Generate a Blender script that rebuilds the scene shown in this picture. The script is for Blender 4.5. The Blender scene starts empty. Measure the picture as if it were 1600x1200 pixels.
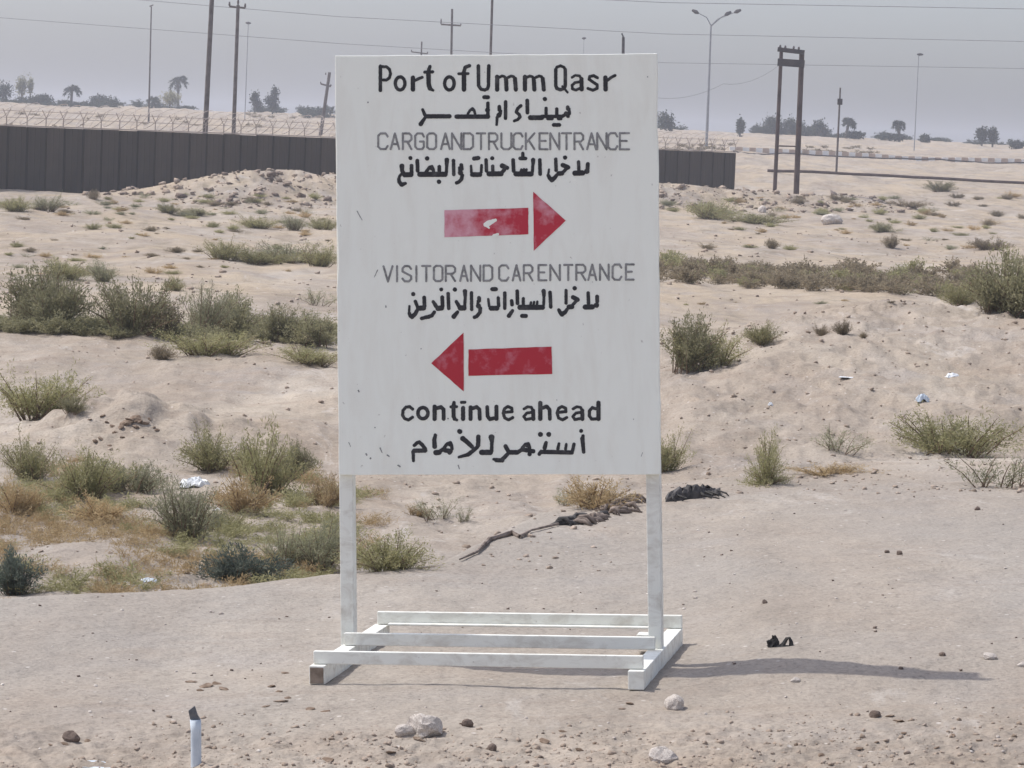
import bpy, math, random
import numpy as np
from mathutils import Vector, Matrix

sc = bpy.context.scene
col = sc.collection
R = math.radians
rnd = random.Random(7)

# ------------------------------------------------------------------ camera, light, exposure
FOC = 5000.0                 # focal length in pixels of the 1600 px wide photograph
EYE = 1.95
PITCH = math.atan((600 - 225) / FOC)
ROLL = R(2.3)
_R0 = np.array([1, 0, 0.]); _F = np.array([0, math.cos(PITCH), -math.sin(PITCH)])
_U0 = np.array([0, math.sin(PITCH), math.cos(PITCH)])
_R = _R0 * math.cos(ROLL) + _U0 * math.sin(ROLL)
_U = -_R0 * math.sin(ROLL) + _U0 * math.cos(ROLL)
cd = bpy.data.cameras.new('camera'); cam = bpy.data.objects.new('camera', cd); col.objects.link(cam)
cd.sensor_width = 36; cd.lens = 36 * FOC / 1600; cd.clip_end = 6000; cd.clip_start = .1
cam.matrix_world = Matrix(((_R[0], _U[0], -_F[0], 0), (_R[1], _U[1], -_F[1], 0), (_R[2], _U[2], -_F[2], EYE), (0, 0, 0, 1)))
sc.camera = cam

SUN_EL = R(58)
SUN_AZ = R(21)               # shadows fall to the right and this many degrees towards the camera
to_sun = np.array([-math.cos(SUN_EL) * math.cos(SUN_AZ), math.cos(SUN_EL) * math.sin(SUN_AZ), math.sin(SUN_EL)])
world = bpy.data.worlds.new('World'); sc.world = world; world.use_nodes = True
wn = world.node_tree; bg = wn.nodes['Background']
sky = wn.nodes.new('ShaderNodeTexSky'); sky.sky_type = 'NISHITA'; sky.sun_disc = False
sky.sun_elevation = SUN_EL; sky.sun_rotation = math.atan2(to_sun[0], to_sun[1])
sky.air_density = 1.0; sky.dust_density = 2.6; sky.ozone_density = 4.0; sky.altitude = 0
hs = wn.nodes.new('ShaderNodeHueSaturation'); hs.inputs['Saturation'].default_value = 0.5
wn.links.new(sky.outputs[0], hs.inputs['Color']); wt = wn.nodes.new('ShaderNodeMix'); wt.data_type = 'RGBA'; wt.blend_type = 'MULTIPLY'; wt.inputs[0].default_value = 1   # cool white balance of the camera
wt.inputs[7].default_value = (.97, .975, 1.05, 1)
wn.links.new(hs.outputs[0], wt.inputs[6]); wn.links.new(wt.outputs[2], bg.inputs[0])
bg.inputs[1].default_value = 0.145
sl = bpy.data.lights.new('sun', 'SUN'); so = bpy.data.objects.new('sun', sl); col.objects.link(so)
sl.energy = 2.6; sl.angle = R(.55); sl.color = (1, .965, .90)
so.rotation_euler = Vector(to_sun).to_track_quat('Z', 'Y').to_euler(); so.location = (-20, 10, 30)
vs = sc.view_settings; vs.view_transform = 'Standard'; vs.look = 'None'; vs.gamma = 1; vs.exposure = 0.33
vs.use_curve_mapping = False
sc.cycles.volume_bounces = 1; sc.cycles.max_bounces = 6

# ------------------------------------------------------------------ noise and terrain
_rs = np.random.RandomState(11)
_perm = _rs.permutation(4096); _ga = _rs.rand(4096) * 2 * np.pi
_gx, _gy = np.cos(_ga), np.sin(_ga)
def perlin(x, y):
    xi = np.floor(x).astype(np.int64); yi = np.floor(y).astype(np.int64)
    xf = x - xi; yf = y - yi
    u = xf * xf * xf * (xf * (xf * 6 - 15) + 10); v = yf * yf * yf * (yf * (yf * 6 - 15) + 10)
    def g(ix, iy, dx, dy):
        h = _perm[(_perm[ix & 4095] + iy) & 4095]
        return _gx[h] * dx + _gy[h] * dy
    a = g(xi, yi, xf, yf); b = g(xi + 1, yi, xf - 1, yf); c = g(xi, yi + 1, xf, yf - 1); d = g(xi + 1, yi + 1, xf - 1, yf - 1)
    return (a + u * (b - a)) + v * ((c + u * (d - c)) - (a + u * (b - a)))
def fbm(x, y, o=4, s=0):
    t = 0; a = 1
    for i in range(o):
        t = t + a * perlin(x * 2 ** i + s * 17.3 + i * 5.1, y * 2 ** i + s * 9.7 + i * 3.3); a *= .5
    return t
def ridge(x, y, o=3, s=0):
    t = 0; a = 1
    for i in range(o):
        t = t + a * (1 - 2.2 * np.abs(perlin(x * 2 ** i + s * 13.3 + i, y * 2 ** i + s * 7.7 + i))); a *= .5
    return t
def ss(x, a, b):
    t = np.clip((x - a) / (b - a), 0, 1); return t * t * (3 - 2 * t)
WALL_A = np.array([-16.8, 105.0]); WALL_B = np.array([9.7, 137.0])
_wd = (WALL_B - WALL_A) / np.linalg.norm(WALL_B - WALL_A)
def H(x, y):
    x = np.asarray(x, float); y = np.asarray(y, float)
    wob = .25 * fbm(x * .9, y * .25, 2, 3)
    crest = np.interp(x, [-9, -2.13, -1.12, -.3, .17, .82, 1.92, 3.07, 9], [13.0, 13.3, 14.05, 14.8, 16.6, 17.9, 19.2, 19.3, 20]) + wob
    near = 1 - ss(y, crest - .2, crest + 1.4)
    zn = .053 * np.clip(x, -1.2, 3.0) * ss(y, 6, 11) + .055 * ss(x, .65, 1.2) * ss(y, 11, 11.9) * (1 - ss(y, 14, 17)) + .03 * np.exp(-((y - crest) / 1.2) ** 2)
    ditch = -.33 + .05 * fbm(x * .35, y * .2, 3, 5)
    # left bank
    cb = np.interp(x, [-8, -3.4, -1.5, .5, 2], [31.5, 31, 28.4, 27.5, 27])
    bank = np.where(y < cb, ss(y, cb - 7, cb), 1 - ss(y, cb, cb + 3.5)) * np.interp(x, [-9, -3.4, -1.5, .3, 1.2], [.32, .30, .25, .2, .1])
    # right mound
    cm = np.interp(x, [.2, 1.24, 2.9, 4.8, 9], [26, 26.4, 28.8, 30, 31])
    am = np.interp(x, [.2, 1.24, 2.0, 2.9, 4.8, 7, 12], [0, .34, .55, .78, .92, .85, .5])
    mound = np.where(y < cm, ss(y, cm - 9.5, cm + 1.2), 1 - ss(y, cm + 1, cm + 7)) * am
    # debris hump in the left ditch
    hump = .30 * np.exp(-(((x + 2.75) / .75) ** 2 + ((y - 23.0) / 1.1) ** 2)) * (1 + .5 * fbm(x * 4, y * 4, 2, 8))
    far = .20 * fbm(x * .11, y * .07, 4, 1) * ss(y, 30, 45)
    prof = np.interp(y, [-50, 108, 136, 168, 240, 380, 450, 900, 5000], [0, 0, .22, 1.15, 2.32, 4.45, 4.2, 3.4, 3.0])
    # spoil heaps in front of the wall
    dx = x - WALL_A[0]; dy = y - WALL_A[1]
    al = dx * _wd[0] + dy * _wd[1]; pe = dx * _wd[1] - dy * _wd[0]       # pe > 0 : on the camera's side
    am2 = np.interp(al, [-4, 0, 2.5, 6, 10, 18, 27, 34, 40, 46], [0, .10, .50, .80, .74, .68, .60, .5, .3, 0])
    lump = 1 + .5 * ridge(x * .5, y * .42, 4, 2) - .25
    pile = am2 * np.exp(-((pe - 6.5) / 3.1) ** 2) * np.clip(lump, .45, 1.45)
    z = np.where(y < crest + 3, near * zn, 0) + (1 - near) * (ditch + bank + mound) + hump + far + prof + pile
    # medium and fine relief
    farrough = ss(y, 20, 60)
    z = z + .012 * fbm(x * 1.4, y * 1.1, 3, 4) * ss(y, 3, 7)
    z = z + (.075 * fbm(x * .8, y * .5, 4, 6) + 0.028 * ridge(x * 1.7, y * 1.3, 3, 26) * (1 - ss(y, 34, 45))) * (1 - near) * (1 - .2 * farrough)
    z = z + .044 * ridge(x * 2.6 + y * .8, y * 1.8, 3, 9) * ss(mound, .03, .3)
    z = z + .012 * fbm(x * 5, y * 4, 3, 19) * (1 - near) * (1 - ss(y, 34, 40))
    z = z + .16 * fbm(x * .25, y * .12, 4, 12) * ss(y, 38, 60) * (1 - .3 * ss(y, 110, 140))
    z = z + .5 * fbm(x * .05, y * .03, 4, 22) * ss(y, 240, 330)
    z = z + .22 * ridge(x * .3, y * .12, 3, 23) * ss(y, 145, 165) * (1 - .6 * ss(x, 12, 22))
    rough = ss(10.9 - y + .25 * fbm(x * 2, y * 2, 2, 14), -.1, .7)
    z = z + (.005 + .017 * rough) * fbm(x * 11, y * 11, 3, 15) * (1 - ss(y, 24, 30))
    return z

def ray(px, py):
    d = _F + _R * ((px - 800) / FOC) - _U * ((py - 600) / FOC)
    return d
_ts = np.concatenate([np.geomspace(7.5, 60, 1400), np.geomspace(60.05, 900, 1600)])
def hit(px, py):
    """where the line of sight through a photo pixel meets the ground"""
    d = ray(px, py)
    P = d[None, :] * _ts[:, None]; z = P[:, 2] + EYE - H(P[:, 0], P[:, 1])
    i = np.argmax(z < 0)
    if z[i] >= 0: i = len(_ts) - 1
    t = _ts[i]
    if i > 0:
        a, b = z[i - 1], z[i]
        t = _ts[i - 1] + (_ts[i] - _ts[i - 1]) * (a / (a - b) if a != b else 0)
    return Vector((d[0] * t, d[1] * t, float(H(d[0] * t, d[1] * t))))
def at(px, py, Y):
    d = ray(px, py); t = Y / d[1]
    return Vector((d[0] * t, Y, EYE + d[2] * t))
def gz(x, y): return float(H(x, y))

# ------------------------------------------------------------------ materials
def nodemat(name):
    m = bpy.data.materials.new(name); m.use_nodes = True
    return m, m.node_tree, m.node_tree.nodes['Principled BSDF']
def noise(nt, scale, detail=4, rough=.55, vec=None, dist=0):
    n = nt.nodes.new('ShaderNodeTexNoise'); n.inputs['Scale'].default_value = scale
    n.inputs['Detail'].default_value = detail; n.inputs['Roughness'].default_value = rough
    n.inputs['Distortion'].default_value = dist
    if vec: nt.links.new(vec, n.inputs['Vector'])
    return n.outputs['Fac']
def ramp(nt, fac, stops):
    r = nt.nodes.new('ShaderNodeValToRGB'); e = r.color_ramp.elements
    e[0].position = stops[0][0]; e[0].color = (*stops[0][1], 1); e[1].position = stops[-1][0]; e[1].color = (*stops[-1][1], 1)
    for p, c in stops[1:-1]:
        q = e.new(p); q.color = (*c, 1)
    nt.links.new(fac, r.inputs[0]); return r.outputs[0]
def mixc(nt, fac, a, b, mode='MIX'):
    m = nt.nodes.new('ShaderNodeMix'); m.data_type = 'RGBA'; m.blend_type = mode
    if isinstance(fac, (int, float)): m.inputs[0].default_value = fac
    else: nt.links.new(fac, m.inputs[0])
    for s, v in ((6, a), (7, b)):
        if isinstance(v, tuple): m.inputs[s].default_value = (*v, 1)
        else: nt.links.new(v, m.inputs[s])
    return m.outputs[2]
def bump(nt, bsdf, h, strength=.5, dist=.02, prev=None):
    b = nt.nodes.new('ShaderNodeBump'); b.inputs['Strength'].default_value = strength; b.inputs['Distance'].default_value = dist
    nt.links.new(h, b.inputs['Height'])
    if prev: nt.links.new(prev, b.inputs['Normal'])
    nt.links.new(b.outputs[0], bsdf.inputs['Normal']); return b.outputs[0]
def g3(v): return (v, v, v)
def simple(name, c1, c2=None, scale=20, rough=.8, b=.0, bd=.004, lo=.35, hi=.65):
    m, nt, bs = nodemat(name); tc = nt.nodes.new('ShaderNodeTexCoord').outputs['Object']
    bs.inputs['Roughness'].default_value = rough
    bs.inputs['Specular IOR Level'].default_value = .25
    n = noise(nt, scale, 5, .6, tc)
    nt.links.new(ramp(nt, n, [(lo, c1), (hi, c2 or c1)]), bs.inputs['Base Color'])
    if b: bump(nt, bs, n, b, bd)
    return m
def leafmat(name, a, b, c):
    m, nt, bs = nodemat(name); bs.inputs['Roughness'].default_value = .75; bs.inputs['Specular IOR Level'].default_value = .2
    at_ = nt.nodes.new('ShaderNodeAttribute'); at_.attribute_name = 'tint'
    oi = nt.nodes.new('ShaderNodeObjectInfo')
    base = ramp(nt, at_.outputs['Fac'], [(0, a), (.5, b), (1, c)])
    v = nt.nodes.new('ShaderNodeHueSaturation')
    mr = nt.nodes.new('ShaderNodeMapRange'); nt.links.new(oi.outputs['Random'], mr.inputs[0]); mr.inputs[3].default_value = .8; mr.inputs[4].default_value = 1.2
    nt.links.new(mr.outputs[0], v.inputs['Value']); nt.links.new(base, v.inputs['Color'])
    nt.links.new(v.outputs[0], bs.inputs['Base Color'])
    tr = nt.nodes.new('ShaderNodeBsdfTranslucent'); nt.links.new(v.outputs[0], tr.inputs[0])
    mx = nt.nodes.new('ShaderNodeMixShader'); mx.inputs[0].default_value = .4
    out = nt.nodes['Material Output']
    nt.links.new(bs.outputs[0], mx.inputs[1]); nt.links.new(tr.outputs[0], mx.inputs[2]); nt.links.new(mx.outputs[0], out.inputs[0])
    return m

def ground_material():
    m, nt, bs = nodemat('desert_earth')
    geo = nt.nodes.new('ShaderNodeNewGeometry').outputs['Position']
    mp = nt.nodes.new('ShaderNodeMapping'); mp.inputs['Scale'].default_value = (1, .35, 1); nt.links.new(geo, mp.inputs[0])
    st = mp.outputs[0]
    big = noise(nt, .45, 5, .6, st, .6)
    c = ramp(nt, big, [(.30, (.290, .236, .187)), (.5, (.342, .290, .238)), (.68, (.42, .368, .308))])
    mid = noise(nt, 3.3, 6, .65, st, .4)
    c = mixc(nt, .75, c, ramp(nt, mid, [(.3, g3(.74)), (.5, g3(.99)), (.7, g3(1.15))]), 'MULTIPLY')
    pk = noise(nt, 1.1, 4, .6, geo)
    c = mixc(nt, ramp(nt, pk, [(.5, g3(0)), (.72, g3(.55))]), c, (.315, .285, .265))
    or_ = noise(nt, .8, 4, .6, geo)
    c = mixc(nt, ramp(nt, or_, [(.56, g3(0)), (.75, g3(.5))]), c, (.39, .29, .205))
    sx = nt.nodes.new('ShaderNodeSeparateXYZ'); nt.links.new(geo, sx.inputs[0])
    fy_ = nt.nodes.new('ShaderNodeMapRange'); nt.links.new(sx.outputs[1], fy_.inputs[0]); fy_.inputs[1].default_value = 15; fy_.inputs[2].default_value = 45
    mp3 = nt.nodes.new('ShaderNodeMapping'); mp3.inputs['Scale'].default_value = (1, .45, 1); nt.links.new(geo, mp3.inputs[0])
    fn = ramp(nt, noise(nt, .38, 6, .68, mp3.outputs[0], .5), [(.44, g3(0)), (.60, g3(.75))])
    mu = nt.nodes.new('ShaderNodeMath'); mu.operation = 'MULTIPLY'; nt.links.new(fn, mu.inputs[0]); nt.links.new(fy_.outputs[0], mu.inputs[1])
    c = mixc(nt, mu.outputs[0], c, (.43, .345, .245))
    fn2 = ramp(nt, noise(nt, 1.4, 6, .7, mp3.outputs[0], .3), [(.52, g3(0)), (.66, g3(.7))])
    mu2 = nt.nodes.new('ShaderNodeMath'); mu2.operation = 'MULTIPLY'; nt.links.new(fn2, mu2.inputs[0]); nt.links.new(fy_.outputs[0], mu2.inputs[1])
    c = mixc(nt, mu2.outputs[0], c, (.22, .185, .135))
    mp4 = nt.nodes.new('ShaderNodeMapping'); mp4.inputs['Scale'].default_value = (.55, 1.7, 1); nt.links.new(geo, mp4.inputs[0])
    sk = ramp(nt, noise(nt, 1.3, 7, .72, mp4.outputs[0], 1.2), [(.50, g3(0)), (.64, g3(.55))])
    c = mixc(nt, sk, c, (.285, .225, .175))
    sk2 = ramp(nt, noise(nt, 4.5, 6, .7, mp4.outputs[0], .8), [(.55, g3(0)), (.68, g3(.45))])
    c = mixc(nt, sk2, c, (.25, .20, .16))
    lk = ramp(nt, noise(nt, 2.1, 6, .7, st, .8), [(.60, g3(0)), (.70, g3(.6))])
    c = mixc(nt, lk, c, (.50, .455, .41))
    ta = nt.nodes.new('ShaderNodeMapRange'); nt.links.new(sx.outputs[1], ta.inputs[0]); ta.inputs[1].default_value = 9.9; ta.inputs[2].default_value = 11.8
    tb = nt.nodes.new('ShaderNodeMapRange'); nt.links.new(sx.outputs[1], tb.inputs[0]); tb.inputs[1].default_value = 19.5; tb.inputs[2].default_value = 15.5
    m1 = nt.nodes.new('ShaderNodeMath'); m1.operation = 'MULTIPLY'; nt.links.new(ta.outputs[0], m1.inputs[0]); nt.links.new(tb.outputs[0], m1.inputs[1])
    tn = ramp(nt, noise(nt, .55, 5, .6, st, .4), [(.32, g3(.12)), (.60, g3(.72))])
    m2 = nt.nodes.new('ShaderNodeMath'); m2.operation = 'MULTIPLY'; nt.links.new(m1.outputs[0], m2.inputs[0]); nt.links.new(tn, m2.inputs[1])
    c = mixc(nt, m2.outputs[0], c, (.308, .281, .250))
    fine = noise(nt, 55, 4, .7, geo)
    c = mixc(nt, .8, c, ramp(nt, fine, [(.30, g3(.62)), (.45, g3(.97)), (.70, g3(1.20))]), 'MULTIPLY')
    vor = nt.nodes.new('ShaderNodeTexVoronoi'); vor.inputs['Scale'].default_value = 14; nt.links.new(geo, vor.inputs['Vector'])
    c = mixc(nt, ramp(nt, vor.outputs['Distance'], [(.07, g3(.5)), (.13, g3(0))]), c, (.20, .155, .13))
    vor2 = nt.nodes.new('ShaderNodeTexVoronoi'); vor2.inputs['Scale'].default_value = 9; nt.links.new(geo, vor2.inputs['Vector'])
    c = mixc(nt, ramp(nt, vor2.outputs['Distance'], [(.05, g3(.6)), (.10, g3(0))]), c, (.62, .57, .52))
    nt.links.new(c, bs.inputs['Base Color']); bs.inputs['Roughness'].default_value = .95; bs.inputs['Specular IOR Level'].default_value = .1
    n1 = bump(nt, bs, noise(nt, 30, 5, .7, geo), .55, .012)
    n2 = bump(nt, bs, noise(nt, 6, 5, .65, geo), .5, .05, n1)
    bump(nt, bs, noise(nt, .8, 4, .6, geo), .4, .22, n2)
    return m
M = {}
M['earth'] = ground_material()
M['stone'] = simple('pale_limestone', (.36, .30, .26), (.66, .61, .55), 14, .9, .5, .01)
M['crust'] = simple('earth_crust', (.13, .085, .055), (.27, .205, .155), 30, .95, .5, .006)
M['stone_dark'] = simple('brown_stone', (.12, .085, .065), (.22, .17, .14), 22, .9, .5, .006)
M['clod'] = simple('earth_clod', (.27, .205, .155), (.42, .34, .275), 9, .95, .4, .006)
M['white_scrap'] = simple('white_plastic', (.68, .70, .71), (.85, .86, .86), 12, .5)
M['black_scrap'] = simple('charred_plastic', (.018, .017, .017), (.06, .055, .05), 30, .7, .4, .004)
M['rubber'] = simple('grey_rubber', (.035, .033, .032), (.11, .10, .095), 16, .75, .4, .006)
M['rag'] = simple('dusty_rag', (.10, .075, .06), (.32, .26, .22), 14, .95, .5, .01)
M['pvc'] = simple('grey_pvc', (.50, .56, .62), (.62, .68, .73), 18, .45)
M['pvc_cut'] = simple('pipe_torn_end', (.07, .085, .11), (.17, .17, .17), 30, .6)
M['pole'] = simple('weathered_pole', (.10, .085, .08), (.17, .15, .14), 4, .85)
M['pole_pale'] = simple('galvanised_pole', (.24, .25, .27), (.32, .33, .34), 4, .6)
M['rusty_pole'] = simple('rusty_steel', (.060, .043, .038), (.12, .085, .078), 2, .8)
M['dark_steel'] = simple('dark_steel', (.045, .042, .045), (.08, .07, .07), 3, .7)
M['seam'] = simple('seam_steel', (.012, .011, .011), (.02, .018, .018), 3, .9)
M['insul'] = simple('porcelain', (.10, .08, .08), (.15, .13, .12), 3, .4)
M['wire'] = simple('wire', (.20, .20, .22), (.26, .26, .28), 3, .6)
M['razor'] = simple('rusty_razor_wire', (.33, .27, .23), (.44, .38, .35), 3, .6)
M['kerb_white'] = simple('white_kerb_paint', (.72, .71, .69), (.8, .8, .78), 3, .8)
M['kerb_orange'] = simple('faded_orange_kerb_paint', (.42, .31, .24), (.50, .40, .33), 3, .8)
M['asphalt'] = simple('old_asphalt', (.13, .12, .12), (.18, .17, .16), 3, .9)
M['twig'] = simple('dead_twig', (.13, .085, .055), (.24, .17, .12), 30, .9)
M['trunk'] = simple('bark', (.08, .065, .055), (.13, .11, .09), 8, .9)
M['olive'] = leafmat('dusty_olive_leaf', (.18, .17, .09), (.28, .265, .155), (.40, .37, .24))
M['green'] = leafmat('yellow_green_leaf', (.23, .225, .10), (.35, .33, .17), (.50, .44, .27))
M['blue'] = leafmat('blue_green_leaf', (.09, .115, .09), (.15, .175, .14), (.23, .245, .195))
M['grey'] = leafmat('grey_green_leaf', (.20, .205, .125), (.32, .315, .20), (.45, .425, .30))
M['dry'] = leafmat('straw_leaf', (.32, .22, .11), (.46, .345, .19), (.58, .48, .31))
M['brown'] = leafmat('brown_scrub_leaf', (.18, .14, .09), (.26, .215, .145), (.36, .30, .20))
M['tree'] = leafmat('far_tree_leaf', (.030, .040, .030), (.052, .064, .048), (.085, .095, .07))

# wall sheet
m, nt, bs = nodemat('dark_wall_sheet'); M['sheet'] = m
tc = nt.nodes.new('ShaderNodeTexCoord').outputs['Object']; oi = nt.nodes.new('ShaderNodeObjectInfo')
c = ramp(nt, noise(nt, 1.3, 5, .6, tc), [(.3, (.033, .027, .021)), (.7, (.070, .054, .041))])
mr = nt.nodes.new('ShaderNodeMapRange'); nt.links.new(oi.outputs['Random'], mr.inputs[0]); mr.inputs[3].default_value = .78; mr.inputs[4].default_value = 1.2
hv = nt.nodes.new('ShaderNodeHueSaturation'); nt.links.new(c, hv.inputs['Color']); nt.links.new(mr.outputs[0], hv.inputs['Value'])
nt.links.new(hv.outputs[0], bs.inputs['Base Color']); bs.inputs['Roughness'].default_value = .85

# painted sign board / timber
def paint(name, base, dirt, streak=(6, 6, 1.2), amt=.35, bumpy=.15):
    m, nt, bs = nodemat(name); tc = nt.nodes.new('ShaderNodeTexCoord').outputs['Object']
    mp = nt.nodes.new('ShaderNodeMapping'); mp.inputs['Scale'].default_value = streak; nt.links.new(tc, mp.inputs[0])
    s = noise(nt, 2.2, 6, .65, mp.outputs[0], .5)
    c = mixc(nt, ramp(nt, s, [(.45, g3(0)), (.8, g3(amt))]), base, dirt)
    sp = noise(nt, 45, 3, .5, tc)
    c = mixc(nt, ramp(nt, sp, [(.70, g3(0)), (.76, g3(.55))]), c, (.34, .31, .27))
    nt.links.new(c, bs.inputs['Base Color']); bs.inputs['Roughness'].default_value = .55
    bs.inputs['Specular IOR Level'].default_value = .3
    bump(nt, bs, noise(nt, 14, 5, .6, tc), bumpy, .004)
    return m
M['board'] = paint('white_board_paint', (.90, .915, .84), (.70, .66, .57))
M['timber'] = paint('white_timber_paint', (.82, .82, .75), (.44, .39, .32), (5, 9, 9), .8, .5)
M['timber_end'] = simple('bare_timber_end', (.16, .12, .09), (.30, .24, .19), 30, .9, .4)
def inkmat(name, dark, pale, lo, hi, scale=28):
    m, nt, bs = nodemat(name); tc = nt.nodes.new('ShaderNodeTexCoord').outputs['Object']
    n = noise(nt, scale, 4, .6, tc)
    nt.links.new(ramp(nt, n, [(lo, dark), (hi, pale)]), bs.inputs['Base Color']); bs.inputs['Roughness'].default_value = .6
    bs.inputs['Specular IOR Level'].default_value = .3
    return m
M['ink'] = inkmat('black_sign_paint', (.028, .028, .032), (.11, .11, .11), .5, .85)
M['ink_grey'] = inkmat('thin_grey_sign_paint', (.17, .17, .17), (.36, .36, .355), .35, .7, 40)
M['red'] = inkmat('worn_red_paint', (.46, .028, .045), (.62, .25, .31), .5, .8, 16)
M['red_pale'] = inkmat('rubbed_red_paint', (.50, .035, .06), (.70, .36, .42), .40, .68, 13)
def _wear():
    m = M['red_pale']; nt = m.node_tree; r = [n for n in nt.nodes if n.type == 'VALTORGB'][0]; src = r.inputs[0].links[0].from_socket
    tc = [n for n in nt.nodes if n.type == 'TEX_COORD'][0]; sx = nt.nodes.new('ShaderNodeSeparateXYZ'); nt.links.new(tc.outputs['Object'], sx.inputs[0])
    mr = nt.nodes.new('ShaderNodeMapRange'); nt.links.new(sx.outputs[0], mr.inputs[0]); mr.inputs[1].default_value = -.20; mr.inputs[2].default_value = .08; mr.inputs[3].default_value = .16; mr.inputs[4].default_value = -.10
    ad = nt.nodes.new('ShaderNodeMath'); nt.links.new(src, ad.inputs[0]); nt.links.new(mr.outputs[0], ad.inputs[1]); nt.links.new(ad.outputs[0], r.inputs[0])
_wear()

# ------------------------------------------------------------------ mesh helpers
def mesh_obj(name, verts, faces, mat, parent=None, smooth=False, tint=None):
    me = bpy.data.meshes.new(name)
    me.from_pydata([tuple(v) for v in verts], [], faces)
    if mat: me.materials.append(mat)
    if smooth: me.polygons.foreach_set('use_smooth', [True] * len(me.polygons))
    if tint is not None:
        a = me.attributes.new('tint', 'FLOAT', 'FACE'); a.data.foreach_set('value', tint)
    me.update()
    o = bpy.data.objects.new(name, me); col.objects.link(o)
    if parent: o.parent = parent
    return o
def quads_obj(name, V, mat, parent=None, tint=None):
    """V: (n,4,3) array"""
    n = len(V); me = bpy.data.meshes.new(name)
    me.vertices.add(n * 4); me.vertices.foreach_set('co', np.ascontiguousarray(V, dtype=np.float32).ravel())
    me.loops.add(n * 4); me.loops.foreach_set('vertex_index', np.arange(n * 4, dtype=np.int32))
    me.polygons.add(n); me.polygons.foreach_set('loop_start', np.arange(0, n * 4, 4, dtype=np.int32))
    if tint is not None:
        a = me.attributes.new('tint', 'FLOAT', 'FACE'); a.data.foreach_set('value', np.asarray(tint, dtype=np.float32))
    me.materials.append(mat); me.update(calc_edges=True)
    o = bpy.data.objects.new(name, me); col.objects.link(o)
    if parent: o.parent = parent
    return o
class MB:
    def __init__(s): s.v = []; s.f = []
    def add(s, V, F):
        b = len(s.v); s.v += [tuple(p) for p in V]; s.f += [tuple(i + b for i in f) for f in F]; return s
    def box(s, lo, hi):
        x0, y0, z0 = lo; x1, y1, z1 = hi
        return s.add([(x0, y0, z0), (x1, y0, z0), (x1, y1, z0), (x0, y1, z0), (x0, y0, z1), (x1, y0, z1), (x1, y1, z1), (x0, y1, z1)],
                     [(0, 3, 2, 1), (4, 5, 6, 7), (0, 1, 5, 4), (1, 2, 6, 5), (2, 3, 7, 6), (3, 0, 4, 7)])
    def tube(s, pts, rad, n=8, caps=True):
        pts = [Vector(p) for p in pts]
        if not isinstance(rad, (list, tuple)): rad = [rad] * len(pts)
        b = len(s.v); ref = Vector((0, 0, 1))
        for i, p in enumerate(pts):
            t = (pts[min(i + 1, len(pts) - 1)] - pts[max(i - 1, 0)]).normalized()
            r = ref if abs(t.dot(ref)) < .95 else Vector((1, 0, 0))
            u = t.cross(r).normalized(); w = t.cross(u)
            for k in range(n):
                a = 2 * math.pi * k / n
                s.v.append(tuple(p + (u * math.cos(a) + w * math.sin(a)) * rad[i]))
        for i in range(len(pts) - 1):
            for k in range(n):
                s.f.append((b + i * n + k, b + i * n + (k + 1) % n, b + (i + 1) * n + (k + 1) % n, b + (i + 1) * n + k))
        if caps:
            s.f.append(tuple(b + k for k in range(n))[::-1]); s.f.append(tuple(b + (len(pts) - 1) * n + k for k in range(n)))
        return s
    def build(s, name, mat, parent=None, smooth=False): return mesh_obj(name, s.v, s.f, mat, parent, smooth)
def bevel(o, w=.003, seg=2):
    m_ = o.modifiers.new('bevel', 'BEVEL'); m_.width = w; m_.segments = seg; m_.limit_method = 'ANGLE'; return o
def tag(o, label, cat, group=None, kind=None):
    if label: o['label'] = label
    if cat: o['category'] = cat
    if group: o['group'] = group
    if kind: o['kind'] = kind
    return o
def empty(name, loc=(0, 0, 0), rz=0):
    o = bpy.data.objects.new(name, None); o.empty_display_size = .1; col.objects.link(o); o.location = loc; o.rotation_euler.z = rz; return o

# ------------------------------------------------------------------ ground
def build_ground():
    rr = [0.4]
    while rr[-1] < 1150:
        r = rr[-1]
        dr = .35 if r < 7.5 else min(r * r / 7500, .0075 * r, .32 if 86 < r < 140 else 99)
        rr.append(r + dr)
    rr = np.array(rr)
    th = np.concatenate([np.linspace(-180, -30, 40)[:-1], np.linspace(-30, -11, 20)[:-1], np.linspace(-11, 11, 560), np.linspace(11, 30, 20)[1:], np.linspace(30, 180, 40)[1:]])
    T = np.radians(th)
    X = rr[:, None] * np.sin(T)[None]; Y = rr[:, None] * np.cos(T)[None]
    Z = H(X, Y)
    n, k = X.shape
    me = bpy.data.meshes.new('ground')
    co = np.stack([X, Y, Z], -1).reshape(-1, 3).astype(np.float32)
    i = np.arange(n - 1)[:, None] * k + np.arange(k - 1)[None]
    q = np.stack([i, i + k, i + k + 1, i + 1], -1).reshape(-1, 4)
    me.vertices.add(len(co)); me.vertices.foreach_set('co', co.ravel())
    me.loops.add(q.size); me.loops.foreach_set('vertex_index', q.ravel().astype(np.int32))
    me.polygons.add(len(q)); me.polygons.foreach_set('loop_start', np.arange(0, q.size, 4, dtype=np.int32))
    me.polygons.foreach_set('use_smooth', np.ones(len(q), bool))
    me.materials.append(M['earth']); me.update(calc_edges=True)
    o = bpy.data.objects.new('ground', me); col.objects.link(o); o['kind'] = 'structure'
    return n, k
print('ground', build_ground())

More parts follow.
